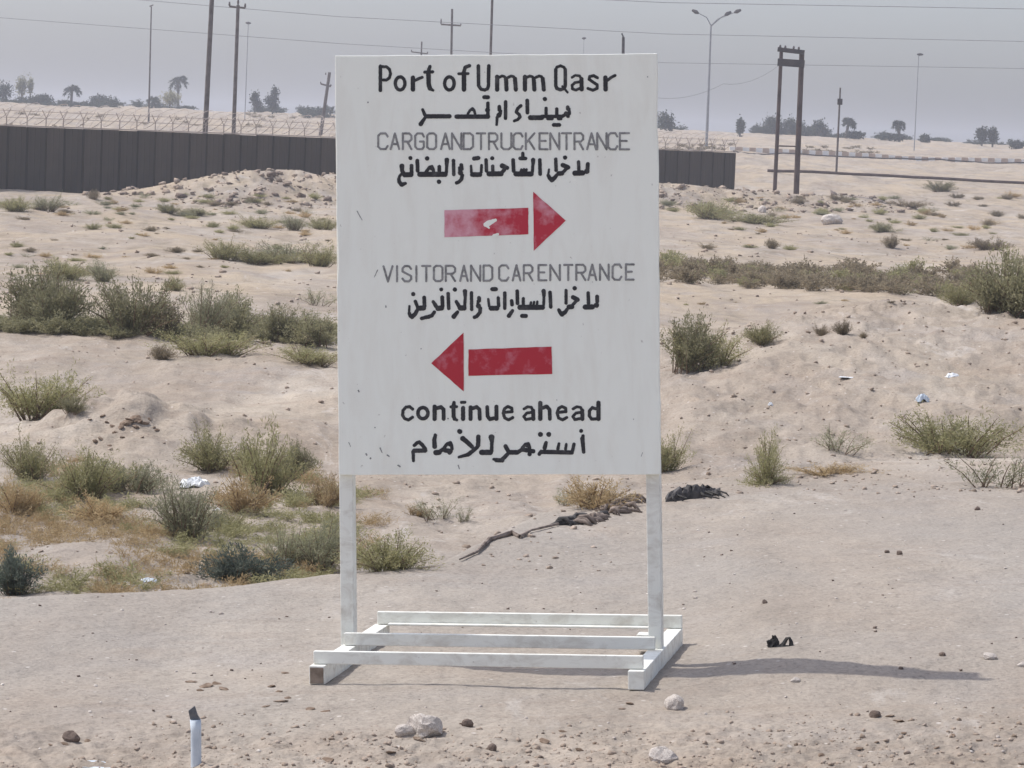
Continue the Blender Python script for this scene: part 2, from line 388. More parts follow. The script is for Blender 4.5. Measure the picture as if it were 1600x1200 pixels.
# ------------------------------------------------------------------ the sign
SX, SY, SZ = -.001, 11.901, .066          # runner top level, centre of the board plane
yaw, cant = .177, .053
ca, sa = math.cos(yaw), math.sin(yaw)
Ux = Vector((ca, -sa, 0)); Nx = Vector((sa, ca, 0)); Vz = Vector((0, 0, 1))
SU = Ux * math.cos(cant) + Vz * math.sin(cant); SV = -Ux * math.sin(cant) + Vz * math.cos(cant); SN = Nx
SM = Matrix(((SU[0], SN[0], SV[0], SX), (SU[1], SN[1], SV[1], SY), (SU[2], SN[2], SV[2], SZ), (0, 0, 0, 1)))
SMi = SM.inverted()
def spx(px, py, n=0.0):
    """board-plane coordinates (across, up) of a mark seen at a photo pixel"""
    d = SMi.to_3x3() @ Vector(ray(px, py)); o = SMi @ Vector((0, 0, EYE))
    t = (n - o.y) / d.y
    return o.x + d.x * t, o.z + d.z * t
sign = empty('road_sign'); sign.matrix_world = SM
tag(sign, 'large white hand painted board with red arrows standing on a timber frame', 'sign')
def spart(name, lo, hi, mat='timber', bv=.003, jit=0, parent=None, label=None):
    b = MB(); b.box(lo, hi); o = b.build(name, M[mat], parent or sign); bevel(o, bv)
    if label: o['label'] = label
    return o
# board: outline slightly out of true, thickness behind the painted face
corners = [spx(523.5, 87), spx(1026.5, 83.5), spx(1032, 741.5), spx(529.5, 742)]
out = []
nseg = [14, 18, 14, 18]
for k in range(4):
    a, b = Vector((*corners[k], 0)), Vector((*corners[(k + 1) % 4], 0))
    dr = (b - a).normalized(); nr = Vector((-dr.y, dr.x, 0))
    for i in range(nseg[k]):
        t = i / nseg[k]; w = 0 if i == 0 else rnd.uniform(-.0016, .0016)
        if k == 3 and .48 < t < .56: w -= .004
        if k == 1 and (.16 < t < .2 or .77 < t < .82): w -= .003
        p = a.lerp(b, t) + nr * w
        out.append((p.x, p.y))
nb = len(out); T_B = .020
V = [(u, 0, v) for u, v in out] + [(u, T_B, v) for u, v in out]
F = [tuple(range(nb))[::-1], tuple(range(nb, 2 * nb))] + [(i, (i + 1) % nb, nb + (i + 1) % nb, nb + i) for i in range(nb)]
board = mesh_obj('board', V, F, M['board'], sign); bevel(board, .0015, 1)
hw = .613
uL0, _ = spx(530.5, 900, .02); uL1, _ = spx(551, 900, .02); uR0, _ = spx(1012, 900, .02); uR1, _ = spx(1033, 900, .02)
_, vtop = spx(775, 110)
for a, b in ((uL0, uL1), (uR0, uR1)):
    o = spart('post', (a, T_B + .002, -.02), (b, T_B + .062, vtop)); sgn = 1 if a < 0 else -1
    for v_ in o.data.vertices:
        if v_.co.z > 1: v_.co.x += sgn * .012
_, vb = spx(775, 700); _, vt = spx(775, 130)
for v in (vt, vb): spart('batten', (uL1 + .002, T_B + .002, v - .03), (uR0 - .002, T_B + .03, v + .03))
DF, DB = .519, .573
RH = .068
for s in (-1, 1):
    u0, u1 = (-hw, -hw + .058) if s < 0 else (hw - .058, hw)
    spart('runner', (u0, -DF, -RH), (u1, DB, 0), label='left runner with a bare weathered end' if s < 0 else None)
rl = [(-.605, -DF + .035, .0015, .605, -DF + .055, .049, 'front_rail'), (-.60, -.022, .0015, .585, -.003, .049, 'middle_rail'),
      (-.600, DB - .028, .0015, .613, DB - .006, .052, 'rear_rail')]
for x0, y0, z0, x1, y1, z1, nm in rl:
    o = spart('rail', (x0, y0, z0), (x1, y1, z1))
    me = o.data
spart('plank', (-.55, DB - .062, .0015), (.50, DB - .030, .010))
spart('wood_block', (.47, .30, .0015 - .05), (.53, .37, .012), bv=.004)
for px_, v0 in ((-.585, -.06), (.59, -.06)):
    pass
spart('end_grain', (-hw + .004, -DF - .004, -RH + .004), (-hw + .054, -DF - .0012, -.006), 'timber_end', .001)

# lettering: strokes -> distance field -> flat sheet of paint
def raster(strokes, origin, scale, cell=.55):
    """strokes: list of (width, pts) or (w0, w1, pts) in zoomed pixels; returns capsule list in photo px"""
    caps = []
    for s in strokes:
        if len(s) == 3: w0, w1, pts = s
        else: w0 = w1 = s[0]; pts = s[1]
        n = max(len(pts) - 1, 1)
        if len(pts) == 1: pts = [pts[0], pts[0]]
        for i in range(len(pts) - 1):
            ra = (w0 + (w1 - w0) * i / n) / 2 / scale; rb = (w0 + (w1 - w0) * (i + 1) / n) / 2 / scale
            (ax, ay), (bx, by) = pts[i], pts[i + 1]
            caps.append((origin[0] + ax / scale, origin[1] + ay / scale, origin[0] + bx / scale, origin[1] + by / scale, ra, rb))
    return caps
def ell(cx, cy, rx, ry, a0=0, a1=360, n=20):
    return [(cx + rx * math.cos(R(a0 + (a1 - a0) * i / n)), cy + ry * math.sin(R(a0 + (a1 - a0) * i / n))) for i in range(n + 1)]
def letter_mesh(name, caps, mat, label=None, cell=.5, off=-.0012, grow=None):
    if grow is None: grow = 0 if mat != M['ink'] else (1.0 if label and 'Arabic' in label else .75)
    C_ = np.array(caps); pad = 6
    x0, y0 = min(C_[:, 0].min(), C_[:, 2].min()) - pad, min(C_[:, 1].min(), C_[:, 3].min()) - pad
    x1, y1 = max(C_[:, 0].max(), C_[:, 2].max()) + pad, max(C_[:, 1].max(), C_[:, 3].max()) + pad
    nx, ny = int((x1 - x0) / cell) + 2, int((y1 - y0) / cell) + 2
    D = np.full((ny, nx), 9.0)
    for ax, ay, bx, by, ra, rb in caps:
        rm = max(ra, rb) + 2
        i0, i1 = max(int((min(ax, bx) - rm - x0) / cell), 0), min(int((max(ax, bx) + rm - x0) / cell) + 2, nx)
        j0, j1 = max(int((min(ay, by) - rm - y0) / cell), 0), min(int((max(ay, by) + rm - y0) / cell) + 2, ny)
        gx = (x0 + np.arange(i0, i1) * cell)[None, :]; gy = (y0 + np.arange(j0, j1) * cell)[:, None]
        dx, dy = bx - ax, by - ay; L = dx * dx + dy * dy
        t = np.clip(((gx - ax) * dx + (gy - ay) * dy) / L, 0, 1) if L > 1e-9 else 0 * gx * gy
        d = np.hypot(gx - ax - t * dx, gy - ay - t * dy) - (ra + (rb - ra) * t)
        D[j0:j1, i0:i1] = np.minimum(D[j0:j1, i0:i1], d)
    gx, gy = np.meshgrid(x0 + np.arange(nx) * cell, y0 + np.arange(ny) * cell)
    D = D - grow + .35 * fbm(gx * .33, gy * .33, 2, 31)
    ins = D < 0
    full = ins[:-1, :-1] & ins[1:, :-1] & ins[:-1, 1:] & ins[1:, 1:]
    anyi = ins[:-1, :-1] | ins[1:, :-1] | ins[:-1, 1:] | ins[1:, 1:]
    polys = []
    for j in range(ny - 1):
        i = 0
        while i < nx - 1:
            if full[j, i]:
                k = i
                while k < nx - 1 and full[j, k]: k += 1
                polys.append([(i, j), (k, j), (k, j + 1), (i, j + 1)]); i = k
            else:
                if anyi[j, i]:
                    cs = [(i, j), (i + 1, j), (i + 1, j + 1), (i, j + 1)]; p = []
                    for q in range(4):
                        a, b = cs[q], cs[(q + 1) % 4]; da, db = D[a[1], a[0]], D[b[1], b[0]]
                        if da < 0: p.append(a)
                        if (da < 0) != (db < 0):
                            t = da / (da - db); p.append((a[0] + (b[0] - a[0]) * t, a[1] + (b[1] - a[1]) * t))
                    if len(p) >= 3: polys.append(p)
                i += 1
    V, F = [], []
    idx = {}
    for p in polys:
        f = []
        for q in p:
            if q not in idx:
                idx[q] = len(V); u, v = spx(x0 + q[0] * cell, y0 + q[1] * cell); V.append((u, off, v))
            f.append(idx[q])
        F.append(f)
    o = mesh_obj(name, V, F, mat, sign)
    if label: o['label'] = label
    return o
K = (580, 95); K2 = (770, 95)
caps = raster([(33, [(115, 68), (115, 370)]), (26, [(130, 74), (190, 74), (228, 105), (242, 160), (228, 215), (190, 240), (150, 240)]),
    (31, ell(362, 283, 60, 82)), (44, [(522, 212), (522, 358)]), (26, [(550, 245), (600, 220), (638, 207)]),
    (30, 44, [(735, 72), (722, 110), (716, 160)]), (46, [(716, 160), (720, 300), (735, 345)]), (34, 20, [(735, 345), (775, 370)]), (28, [(670, 142), (768, 138)]),
    (31, ell(978, 283, 60, 82)), (46, [(1160, 150), (1160, 358)]), (34, [(1160, 130), (1178, 80), (1228, 62)]), (24, [(1095, 162), (1212, 160)]),
    (34, 28, [(1340, 65), (1343, 310), (1372, 355), (1420, 366)]), (34, 28, [(1470, 65), (1466, 320), (1450, 352), (1420, 366)])], K, 8)
caps += raster([(42, [(55, 200), (55, 360)]), (40, [(165, 225), (172, 360)]), (40, [(278, 225), (288, 360)]), (24, [(62, 215), (115, 190), (150, 200), (165, 225)]), (24, [(178, 215), (230, 190), (262, 200), (278, 225)]),
    (42, [(402, 200), (402, 360)]), (40, [(512, 225), (520, 360)]), (40, [(625, 225), (638, 360)]), (24, [(410, 215), (462, 190), (497, 200), (512, 225)]), (24, [(525, 215), (578, 190), (612, 200), (625, 225)]),
    (32, [(787, 110), (787, 310), (800, 345), (840, 360)]), (32, [(906, 110), (906, 310), (892, 345), (850, 360)]), (24, [(787, 110), (800, 80), (845, 62), (890, 80), (906, 110)]), (16, [(870, 320), (935, 395)]),
    (20, [(990, 208), (1030, 182), (1085, 188), (1106, 225)]), (40, [(1108, 225), (1112, 358)]), (24, [(1098, 262), (1030, 272), (992, 305), (995, 350), (1040, 366), (1095, 340)]),
    (26, [(1308, 212), (1262, 186), (1212, 196), (1204, 232), (1256, 268), (1306, 300), (1304, 345), (1250, 368), (1190, 345)]),
    (44, [(1408, 210), (1410, 358)]), (26, [(1440, 240), (1480, 208), (1528, 184)])], K2, 8)
letter_mesh('lettering', caps, M['ink'], 'black stencilled heading in English, topmost line')
caps = raster([(60, [(205, 452), (645, 452)]), (62, [(782, 458), (1385, 458)]), (32, 45, [(128, 322), (172, 425)]), (34, 62, [(175, 480), (92, 600)]),
    (28, [(1000, 400), (1040, 335), (1085, 300), (1118, 335), (1135, 400)]), (50, [(1085, 315)]), (44, [(1382, 200), (1382, 420)]), (72, [(1375, 330)]), (54, [(1312, 85), (1385, 85)])], (650, 145), 12.3)
caps += raster([(50, [(125, 268), (128, 330)]), (44, [(150, 350), (140, 410)]), (74, [(118, 430)]), (36, 24, [(85, 470), (74, 615)]), (44, [(247, 175), (245, 490)]),
    (42, 36, [(540, 250), (480, 300), (450, 370), (505, 415)]), (40, 30, [(505, 415), (525, 465), (480, 515), (412, 540)]), (50, [(662, 150), (667, 380)]),
    (70, [(722, 478), (940, 478)]), (44, [(940, 455), (1340, 452)]), (44, [(1060, 495), (1140, 495)]), (44, [(1262, 495), (1305, 495)]), (40, [(1025, 300), (1025, 430)]), (40, [(1230, 310), (1230, 430)]),
    (46, [(1440, 275), (1440, 310)]), (36, [(1465, 310), (1475, 400)]), (66, [(1410, 400), (1445, 410)]), (40, [(1340, 448), (1385, 425)]), (50, [(1445, 450)]), (58, [(1002, 120)]), (50, [(1172, 617), (1280, 617)])], (770, 145), 12.3)
letter_mesh('lettering', caps, M['ink'], 'black Arabic heading under the English one')
caps = raster([(60, 50, [(130, 245), (132, 290)]), (46, [(135, 320), (160, 365)]), (60, [(175, 382), (272, 378)]), (40, [(280, 240), (282, 350)]), (34, 50, [(82, 445), (90, 495), (128, 535)]), (50, 30, [(128, 535), (185, 515)]), (22, 30, [(125, 365), (92, 405), (82, 450)]),
    (44, [(263, 120)]), (40, [(370, 160), (377, 320)]), (62, [(410, 374), (805, 374)]), (32, [(510, 335), (560, 265), (600, 252), (622, 300), (625, 345)]), (44, [(592, 280)]), (38, [(715, 255), (715, 350)]), (54, 38, [(832, 150), (830, 225)]), (30, [(830, 225), (825, 350)]),
    (50, [(525, 125)]), (50, [(710, 490)]), (36, [(936, 158), (940, 375)]), (42, [(1058, 230), (1066, 290)]), (62, [(1045, 350)]), (40, 36, [(1075, 390), (1062, 450), (1020, 493), (985, 508)]), (32, [(1030, 275), (1040, 340)]),
    (56, [(1232, 378), (1348, 378)]), (22, [(1210, 245), (1216, 345)]), (26, [(1375, 235), (1368, 345)]), (46, [(1258, 128), (1325, 118)]), (36, [(1445, 148), (1452, 320)]), (60, [(1490, 368), (1600, 366)]), (34, [(1550, 245), (1550, 345)]), (44, [(1542, 122)])], (615, 235), 10)
caps += raster([(60, [(0, 366), (130, 366)]), (60, 44, [(148, 240), (225, 272)]), (40, [(180, 305), (140, 350)]), (40, [(318, 150), (326, 320)]), (62, [(362, 368), (600, 368)]), (22, [(440, 325), (450, 300)]), (22, [(480, 325), (490, 295)]), (22, [(520, 325), (528, 300)]),
    (50, 36, [(630, 150), (630, 205)]), (30, [(628, 205), (618, 340)]), (34, [(470, 48), (470, 100)]), (38, [(428, 125), (512, 125)]), (38, [(735, 150), (740, 370)]),
    (36, [(984, 138), (990, 310)]), (54, [(1030, 362), (1080, 358)]), (36, 56, [(868, 390), (888, 432), (925, 462)]), (56, 34, [(925, 462), (970, 425), (1000, 385)]), (16, [(878, 300), (866, 380)]),
    (52, [(1095, 230), (1175, 265)]), (34, [(1150, 285), (1100, 340)]), (48, [(1130, 112)]), (34, [(1340, 180), (1346, 320)]), (62, [(1282, 356), (1405, 352)]), (44, [(1485, 215), (1480, 285)]), (66, [(1470, 325)])], (770, 235), 10)
letter_mesh('lettering', caps, M['ink'], 'black Arabic line above the right pointing arrow')
caps = raster([(48, [(158, 145)]), (18, [(98, 335), (92, 430)]), (34, 56, [(98, 445), (112, 480), (140, 498)]), (52, 40, [(140, 498), (185, 460), (215, 405)]), (34, [(190, 258), (218, 330)]), (62, [(240, 366), (318, 362)]), (40, [(328, 198), (334, 330)]),
    (36, 44, [(288, 525), (400, 498)]), (44, 34, [(400, 500), (450, 480), (488, 425)]), (34, 44, [(470, 265), (515, 335)]), (62, [(545, 368), (600, 362)]), (42, [(610, 195), (616, 325)]), (40, [(595, 72)]),
    (36, [(703, 138), (712, 370)]), (56, 34, [(792, 495), (850, 425)]), (36, 44, [(832, 265), (870, 330)]), (64, [(892, 362), (950, 362)]), (50, 34, [(965, 100), (970, 180)]), (30, [(970, 180), (962, 330)]), (48, [(808, 74)]),
    (34, [(1067, 125), (1070, 385)]), (42, [(1186, 205), (1186, 250)]), (58, [(1176, 330)]), (26, [(1170, 255), (1165, 320)]), (40, 36, [(1205, 365), (1200, 430), (1152, 492), (1112, 508)]),
    (58, [(1372, 366), (1465, 366)]), (22, [(1330, 225), (1345, 335)]), (34, [(1485, 205), (1492, 330)]), (46, [(1392, 68), (1448, 68)])], (630, 445), 10)
caps += raster([(36, [(38, 128), (38, 365)]), (38, [(145, 252), (152, 310)]), (34, 48, [(158, 405), (102, 485)]), (38, [(232, 98), (236, 290)]), (62, [(275, 352), (625, 352)]), (30, [(327, 215), (326, 315)]), (20, [(440, 310), (446, 275)]), (20, [(490, 310), (496, 270)]), (20, [(540, 310), (546, 265)]),
    (50, 36, [(645, 98), (650, 170)]), (26, [(650, 170), (645, 310)]), (46, [(308, 486), (368, 486)]), (38, [(745, 118), (756, 345)]), (32, [(995, 88), (995, 285)]), (58, [(1042, 346), (1085, 342)]),
    (34, 54, [(882, 392), (902, 430), (932, 462)]), (54, 34, [(932, 462), (980, 428), (1010, 385)]), (50, [(1105, 195), (1175, 232)]), (32, [(1150, 258), (1092, 322)]), (50, [(1130, 54)]), (36, [(1340, 128), (1346, 290)]), (62, [(1295, 348), (1408, 344)]), (42, [(1480, 185), (1482, 260)]), (62, [(1470, 318)])], (785, 445), 10)
letter_mesh('lettering', caps, M['ink'], 'black Arabic line above the left pointing arrow')
caps = raster([(32, [(232, 180), (190, 145), (135, 152), (92, 200), (85, 270), (118, 322), (172, 340), (232, 300)]), (20, [(85, 215), (85, 265)]), (40, ell(385, 240, 74, 82)), (50, [(557, 145), (557, 325)]), (44, [(600, 165), (650, 150), (688, 185), (690, 325)]),
    (36, 50, [(842, 85), (835, 140)]), (48, 42, [(835, 140), (835, 285), (850, 325)]), (30, [(850, 325), (882, 340)]), (30, [(795, 148), (880, 145)]), (48, [(975, 165), (975, 325)]), (30, [(950, 82), (1002, 80)]),
    (46, [(1085, 155), (1085, 325)]), (42, [(1120, 168), (1175, 150), (1215, 185), (1220, 325)]), (42, [(1330, 150), (1335, 285), (1370, 330), (1425, 315)]), (46, [(1465, 145), (1465, 325)])], (620, 620), 9.41)
E_ = [(75, 228), (190, 218), (185, 168), (130, 142), (80, 172), (60, 240), (82, 312), (140, 338), (200, 305)]
A_ = [(365, 178), (420, 146), (475, 155), (498, 205)]; B_ = [(490, 225), (405, 240), (362, 290), (392, 335), (475, 318)]
sh = lambda P, dx: [(x + dx, y) for x, y in P]
caps += raster([(32, E_), (20, [(62, 200), (62, 280)]), (28, A_), (44, [(500, 200), (502, 328)]), (30, B_), (50, [(605, 90), (605, 325)]), (42, [(645, 160), (700, 142), (742, 190), (745, 325)]),
    (32, sh(E_, 792)), (28, sh(A_, 722)), (44, [(1222, 200), (1224, 328)]), (30, sh(B_, 722)), (50, [(1460, 88), (1460, 325)]), (34, [(1420, 175), (1370, 158), (1328, 205), (1325, 280), (1360, 328), (1420, 325)])], (780, 620), 9.41)
letter_mesh('lettering', caps, M['ink'], 'black lower case English line at the bottom')
caps = raster([(36, 44, [(132, 330), (180, 285), (215, 275), (265, 320), (312, 385)]), (52, [(130, 418), (315, 415)]), (40, 30, [(112, 440), (118, 585)]), (40, 58, [(484, 160), (465, 235), (472, 350)]), (66, [(490, 450), (548, 445)]), (46, [(560, 430), (610, 395)]),
    (36, [(620, 385), (680, 305), (735, 285), (755, 330), (760, 390)]), (58, [(650, 412), (735, 425)]), (52, [(720, 450)]), (54, [(725, 310)]), (58, [(885, 95), (895, 100)]), (66, 50, [(940, 215), (1010, 270), (1092, 350)]), (54, [(1200, 185), (1196, 330)]),
    (44, 50, [(1185, 355), (1110, 420), (1030, 482)]), (46, 24, [(1030, 482), (875, 525)]), (68, [(1255, 446), (1400, 446)]), (80, 50, [(1420, 195), (1425, 260)]), (40, [(1425, 260), (1422, 420)]), (26, 50, [(1455, 560), (1600, 580)])], (635, 665), 10.67)
caps += raster([(46, [(5, 578), (80, 582), (150, 520), (190, 478)]), (50, 50, [(160, 345), (205, 425)]), (58, [(235, 445), (355, 445)]), (46, [(370, 440), (430, 402)]), (36, [(440, 370), (495, 310), (540, 302), (562, 370)]), (54, [(440, 398), (620, 428)]), (50, [(560, 475)]), (50, [(520, 330)]),
    (40, [(722, 475), (755, 430)]), (52, [(770, 438), (1262, 448)]), (40, 50, [(835, 285), (812, 370)]), (26, 34, [(1050, 300), (1032, 390)]), (24, 30, [(1172, 310), (1160, 390)]), (36, [(1300, 310), (1275, 425)]), (62, [(742, 146)]), (62, [(880, 146)]),
    (36, 52, [(1452, 172), (1440, 220)]), (52, 38, [(1442, 220), (1462, 440)]), (46, [(1420, 88)])], (775, 665), 10.67)
letter_mesh('lettering', caps, M['ink'], 'black Arabic line along the bottom of the board')
# thin capitals
LET = {'C': [[(1, .2), (.8, 0), (.25, 0), (0, .15), (0, .85), (.25, 1), (.8, 1), (1, .8)]], 'A': [[(0, 1), (.5, 0), (1, 1)], [(.2, .68), (.8, .68)]],
       'R': [[(0, 1), (0, 0), (.75, 0), (1, .15), (1, .38), (.75, .52), (0, .52)], [(.5, .52), (1, 1)]], 'G': [[(1, .2), (.8, 0), (.25, 0), (0, .15), (0, .85), (.25, 1), (.8, 1), (1, .85), (1, .52), (.55, .52)]],
       'O': [[(.25, 0), (.75, 0), (1, .13), (1, .87), (.75, 1), (.25, 1), (0, .87), (0, .13), (.25, 0)]], 'N': [[(0, 1), (0, 0), (1, 1), (1, 0)]],
       'D': [[(0, 0), (.7, 0), (1, .15), (1, .85), (.7, 1), (0, 1), (0, 0)]], 'T': [[(0, 0), (1, 0)], [(.5, 0), (.5, 1)]], 'U': [[(0, 0), (0, .87), (.25, 1), (.75, 1), (1, .87), (1, 0)]],
       'K': [[(0, 0), (0, 1)], [(1, 0), (0, .62)], [(.35, .45), (1, 1)]], 'E': [[(1, 0), (0, 0), (0, 1), (1, 1)], [(0, .48), (.75, .48)]], 'V': [[(0, 0), (.5, 1), (1, 0)]],
       'I': [[(.5, 0), (.5, 1)]], 'S': [[(1, .18), (.75, 0), (.25, 0), (0, .15), (0, .35), (1, .65), (1, .85), (.75, 1), (.25, 1), (0, .82)]]}
def caps_line(spec, yl, yr):
    st = []
    xa, xb = spec[0][1], spec[-1][2]
    for ch, a, b in spec:
        a += 1.6; b -= 1.6
        t = ((a + b) / 2 - xa) / (xb - xa); y0 = yl[0] + (yr[0] - yl[0]) * t + 1.6; y1 = yl[1] + (yr[1] - yl[1]) * t - 1.6
        for P in LET[ch]: st.append((3.3, [(a + (b - a) * x, y0 + (y1 - y0) * y) for x, y in P]))
    return raster(st, (0, 0), 1)
s_ = 7.62
z1 = lambda L, o: [(c_, o + a / s_, o + b / s_) for c_, a, b in L]
spec = z1([('C', 72, 208), ('A', 220, 345), ('R', 365, 492), ('G', 512, 640), ('O', 655, 785), ('A', 820, 948), ('N', 950, 1085), ('D', 1088, 1225), ('T', 1245, 1370), ('R', 1390, 1515), ('U', 1538, 1680)], 580) + \
       z1([('C', 158, 290), ('K', 305, 432), ('E', 468, 590), ('N', 596, 728), ('T', 735, 868), ('R', 884, 1012), ('A', 1035, 1165), ('N', 1155, 1290), ('C', 1285, 1418), ('E', 1425, 1558)], 780)
letter_mesh('lettering', caps_line(spec, (207, 234.5), (206.5, 235)), M['ink_grey'], 'thin grey capitals above the right pointing arrow')
spec = z1([('V', 58, 190), ('I', 212, 252), ('S', 285, 412), ('I', 442, 482), ('T', 518, 642), ('O', 658, 785), ('R', 800, 935), ('A', 972, 1085), ('N', 1100, 1235), ('C', 1250, 1378), ('C', 1435, 1570)], 590) + \
       z1([('A', 72, 188), ('R', 205, 332), ('E', 380, 498), ('N', 520, 658), ('T', 685, 808), ('R', 830, 962), ('A', 972, 1092), ('N', 1112, 1240), ('C', 1262, 1390), ('E', 1420, 1538)], 790)
spec = [(('D' if i == 9 else c_), a, b) for i, (c_, a, b) in enumerate(spec)]
letter_mesh('lettering', caps_line(spec, (414.5, 441.5), (411.5, 438.5)), M['ink_grey'], 'thin grey capitals above the left pointing arrow')
caps = raster([(1.4, .8, [(590, 422), (585, 433)]), (2, [(603, 478), (603, 480)]), (2.0, 1, [(594, 700), (597, 707)]), (2.2, [(572, 709), (573, 711)]), (3, [(579, 716)]), (2, [(605, 711), (608, 713)]), (1.6, 1, [(558, 330), (566, 344)]), (2.2, [(586, 668)]),
               (2.4, [(700, 654)]), (2.2, 1, [(716, 727), (718, 733)]), (2, [(658, 545)]), (2, [(1012, 120)]), (1.6, [(870, 625)]), (2, [(560, 610), (561, 612)]), (1.2, .8, [(545, 691), (548, 698)]), (1.5, [(990, 655)]), (2.4, [(575, 160)]),
               (1, .7, [(1004, 707), (1002, 713)]), (2.2, [(622, 727), (625, 729)])], (0, 0), 1)
letter_mesh('scuff', caps, M['ink_grey'], 'small dark scuffs and chips in the white paint')['kind'] = 'stuff'
# arrows
def patch(pts, mat, name, label):
    n = 10; P = []
    for k in range(len(pts)):
        a, b = pts[k], pts[(k + 1) % len(pts)]
        for i in range(n):
            t = i / n; w = 0 if i == 0 else rnd.uniform(-.28, .28)
            dx, dy = b[0] - a[0], b[1] - a[1]; L = math.hypot(dx, dy)
            P.append((a[0] + dx * t - dy / L * w, a[1] + dy * t + dx / L * w))
    V = []
    for p in P:
        u, v = spx(*p); V.append((u, -.0012, v))
    o = mesh_obj(name, V, [tuple(range(len(V)))[::-1]], mat, sign); o['label'] = label
patch([(694.4, 328.4), (825.6, 324.7), (825.6, 366), (694.4, 370.6)], M['red_pale'], 'arrow_shaft', 'rubbed pink and red shaft of the right pointing arrow')
patch([(833.2, 299.6), (884, 344.6), (834, 392)], M['red_pale'], 'arrow_head', 'right pointing arrow head, worn red')
patch([(724.4, 519.7), (724.6, 611.6), (673.8, 567.5)], M['red'], 'arrow_head', 'left pointing arrow head, deep red')
patch([(732, 546), (862, 541.6), (863, 584.4), (732, 587.2)], M['red'], 'arrow_shaft', 'deep red shaft of the left pointing arrow')

letter_mesh('bare_patch', raster([(7, 9, [(759, 351), (763, 349)]), (9, 5, [(763, 349), (774, 344)]), (5, 3, [(759, 351), (764, 356)])], (0, 0), 1), M['board'], 'bare white spot rubbed through the upper arrow shaft', off=-.0020)
letter_mesh('bare_patch', raster([(6, 4, [(772, 369), (778, 366)])], (0, 0), 1), M['board'], off=-.0020)
# ------------------------------------------------------------------ wall with razor wire
wall = empty('boundary_wall', (WALL_A[0], WALL_A[1], 0)); tag(wall, 'long dark sheet panel wall topped with razor wire crossing behind the board', 'wall')
wang = math.atan2(_wd[1], _wd[0]); wall.rotation_euler.z = wang
PW = .83; n0 = -6; L_ = float(np.linalg.norm(WALL_B - WALL_A)); n1 = int(L_ / PW) - 1
pm = None
def wall_top(al): return 1.86 + .0022 * al
prng = random.Random(3)
me_panel = None
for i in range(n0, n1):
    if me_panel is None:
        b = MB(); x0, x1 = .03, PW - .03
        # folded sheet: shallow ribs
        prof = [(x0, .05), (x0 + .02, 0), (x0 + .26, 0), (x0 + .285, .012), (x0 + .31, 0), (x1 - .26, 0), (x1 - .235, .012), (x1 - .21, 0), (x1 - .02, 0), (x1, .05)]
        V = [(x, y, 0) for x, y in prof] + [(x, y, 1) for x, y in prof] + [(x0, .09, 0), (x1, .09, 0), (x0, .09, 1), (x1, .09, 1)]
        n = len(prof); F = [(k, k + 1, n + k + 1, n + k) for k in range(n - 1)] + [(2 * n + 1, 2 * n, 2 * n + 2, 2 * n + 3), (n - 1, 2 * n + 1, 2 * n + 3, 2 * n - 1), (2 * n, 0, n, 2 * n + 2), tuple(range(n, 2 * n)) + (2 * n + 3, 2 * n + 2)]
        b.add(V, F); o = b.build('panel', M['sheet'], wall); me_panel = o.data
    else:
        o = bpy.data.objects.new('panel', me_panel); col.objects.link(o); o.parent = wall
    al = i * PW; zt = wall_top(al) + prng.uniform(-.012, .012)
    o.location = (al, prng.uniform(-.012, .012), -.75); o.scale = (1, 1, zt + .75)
me_cap = None
for i in range(n0, n1 + 1):
    b = MB(); b.box((-.012, -.01, 0), (.012, .10, 1)) if me_cap is None else None
    if me_cap is None: o = b.build('seam_post', M['seam'], wall); me_cap = o.data
    else: o = bpy.data.objects.new('seam_post', me_cap); col.objects.link(o); o.parent = wall
    o.location = (i * PW, 0.06, -.75); o.scale = (1, 1, wall_top(i * PW) + .72)
b = MB(); b.box((0, .0, 0), (1, .1, .035)); o = b.build('top_rail', M['razor'], wall)
o.location = (n0 * PW, 0, wall_top(n0 * PW) + .014); o.scale = ((n1 - n0) * PW, 1, 1); o.rotation_euler.y = -math.atan(.0022)
# wire supports and coil
me_s = None
for i in range(n0, n1 + 1):
    al = i * PW + prng.uniform(-.05, .05)
    if me_s is None:
        b = MB(); b.tube([(0, .05, 0), (0, .05, .30)], .018, 5); b.tube([(0, .05, .28), (.13, .0, .55)], .013, 4); b.tube([(0, .05, .28), (-.13, .1, .55)], .013, 4)
        o = b.build('wire_bracket', M['razor'], wall); me_s = o.data
    else: o = bpy.data.objects.new('wire_bracket', me_s); col.objects.link(o); o.parent = wall
    o.location = (al, 0, wall_top(al) + .03)
b = MB(); pts = []; turns = int((n1 - n0) * PW / .62); 
for i in range(turns * 16 + 1):
    t = i / 16; a = 2 * math.pi * t; al = n0 * PW + t * .62 + .5 * math.sin(a)
    rr_ = .36 + .04 * math.sin(t * 2.3)
    pts.append((al, .05 + .32 * math.cos(a), wall_top(al) + .42 + rr_ * math.sin(a)))
b.tube(pts, .011, 3); b.build('razor_wire_coil', M['razor'], wall)
for h in (.30, .52):
    b = MB(); b.tube([(n0 * PW, .03, wall_top(n0 * PW) + h), (n1 * PW, .03, wall_top(n1 * PW) + h)], .009, 4); b.build('strand', M['razor'], wall)

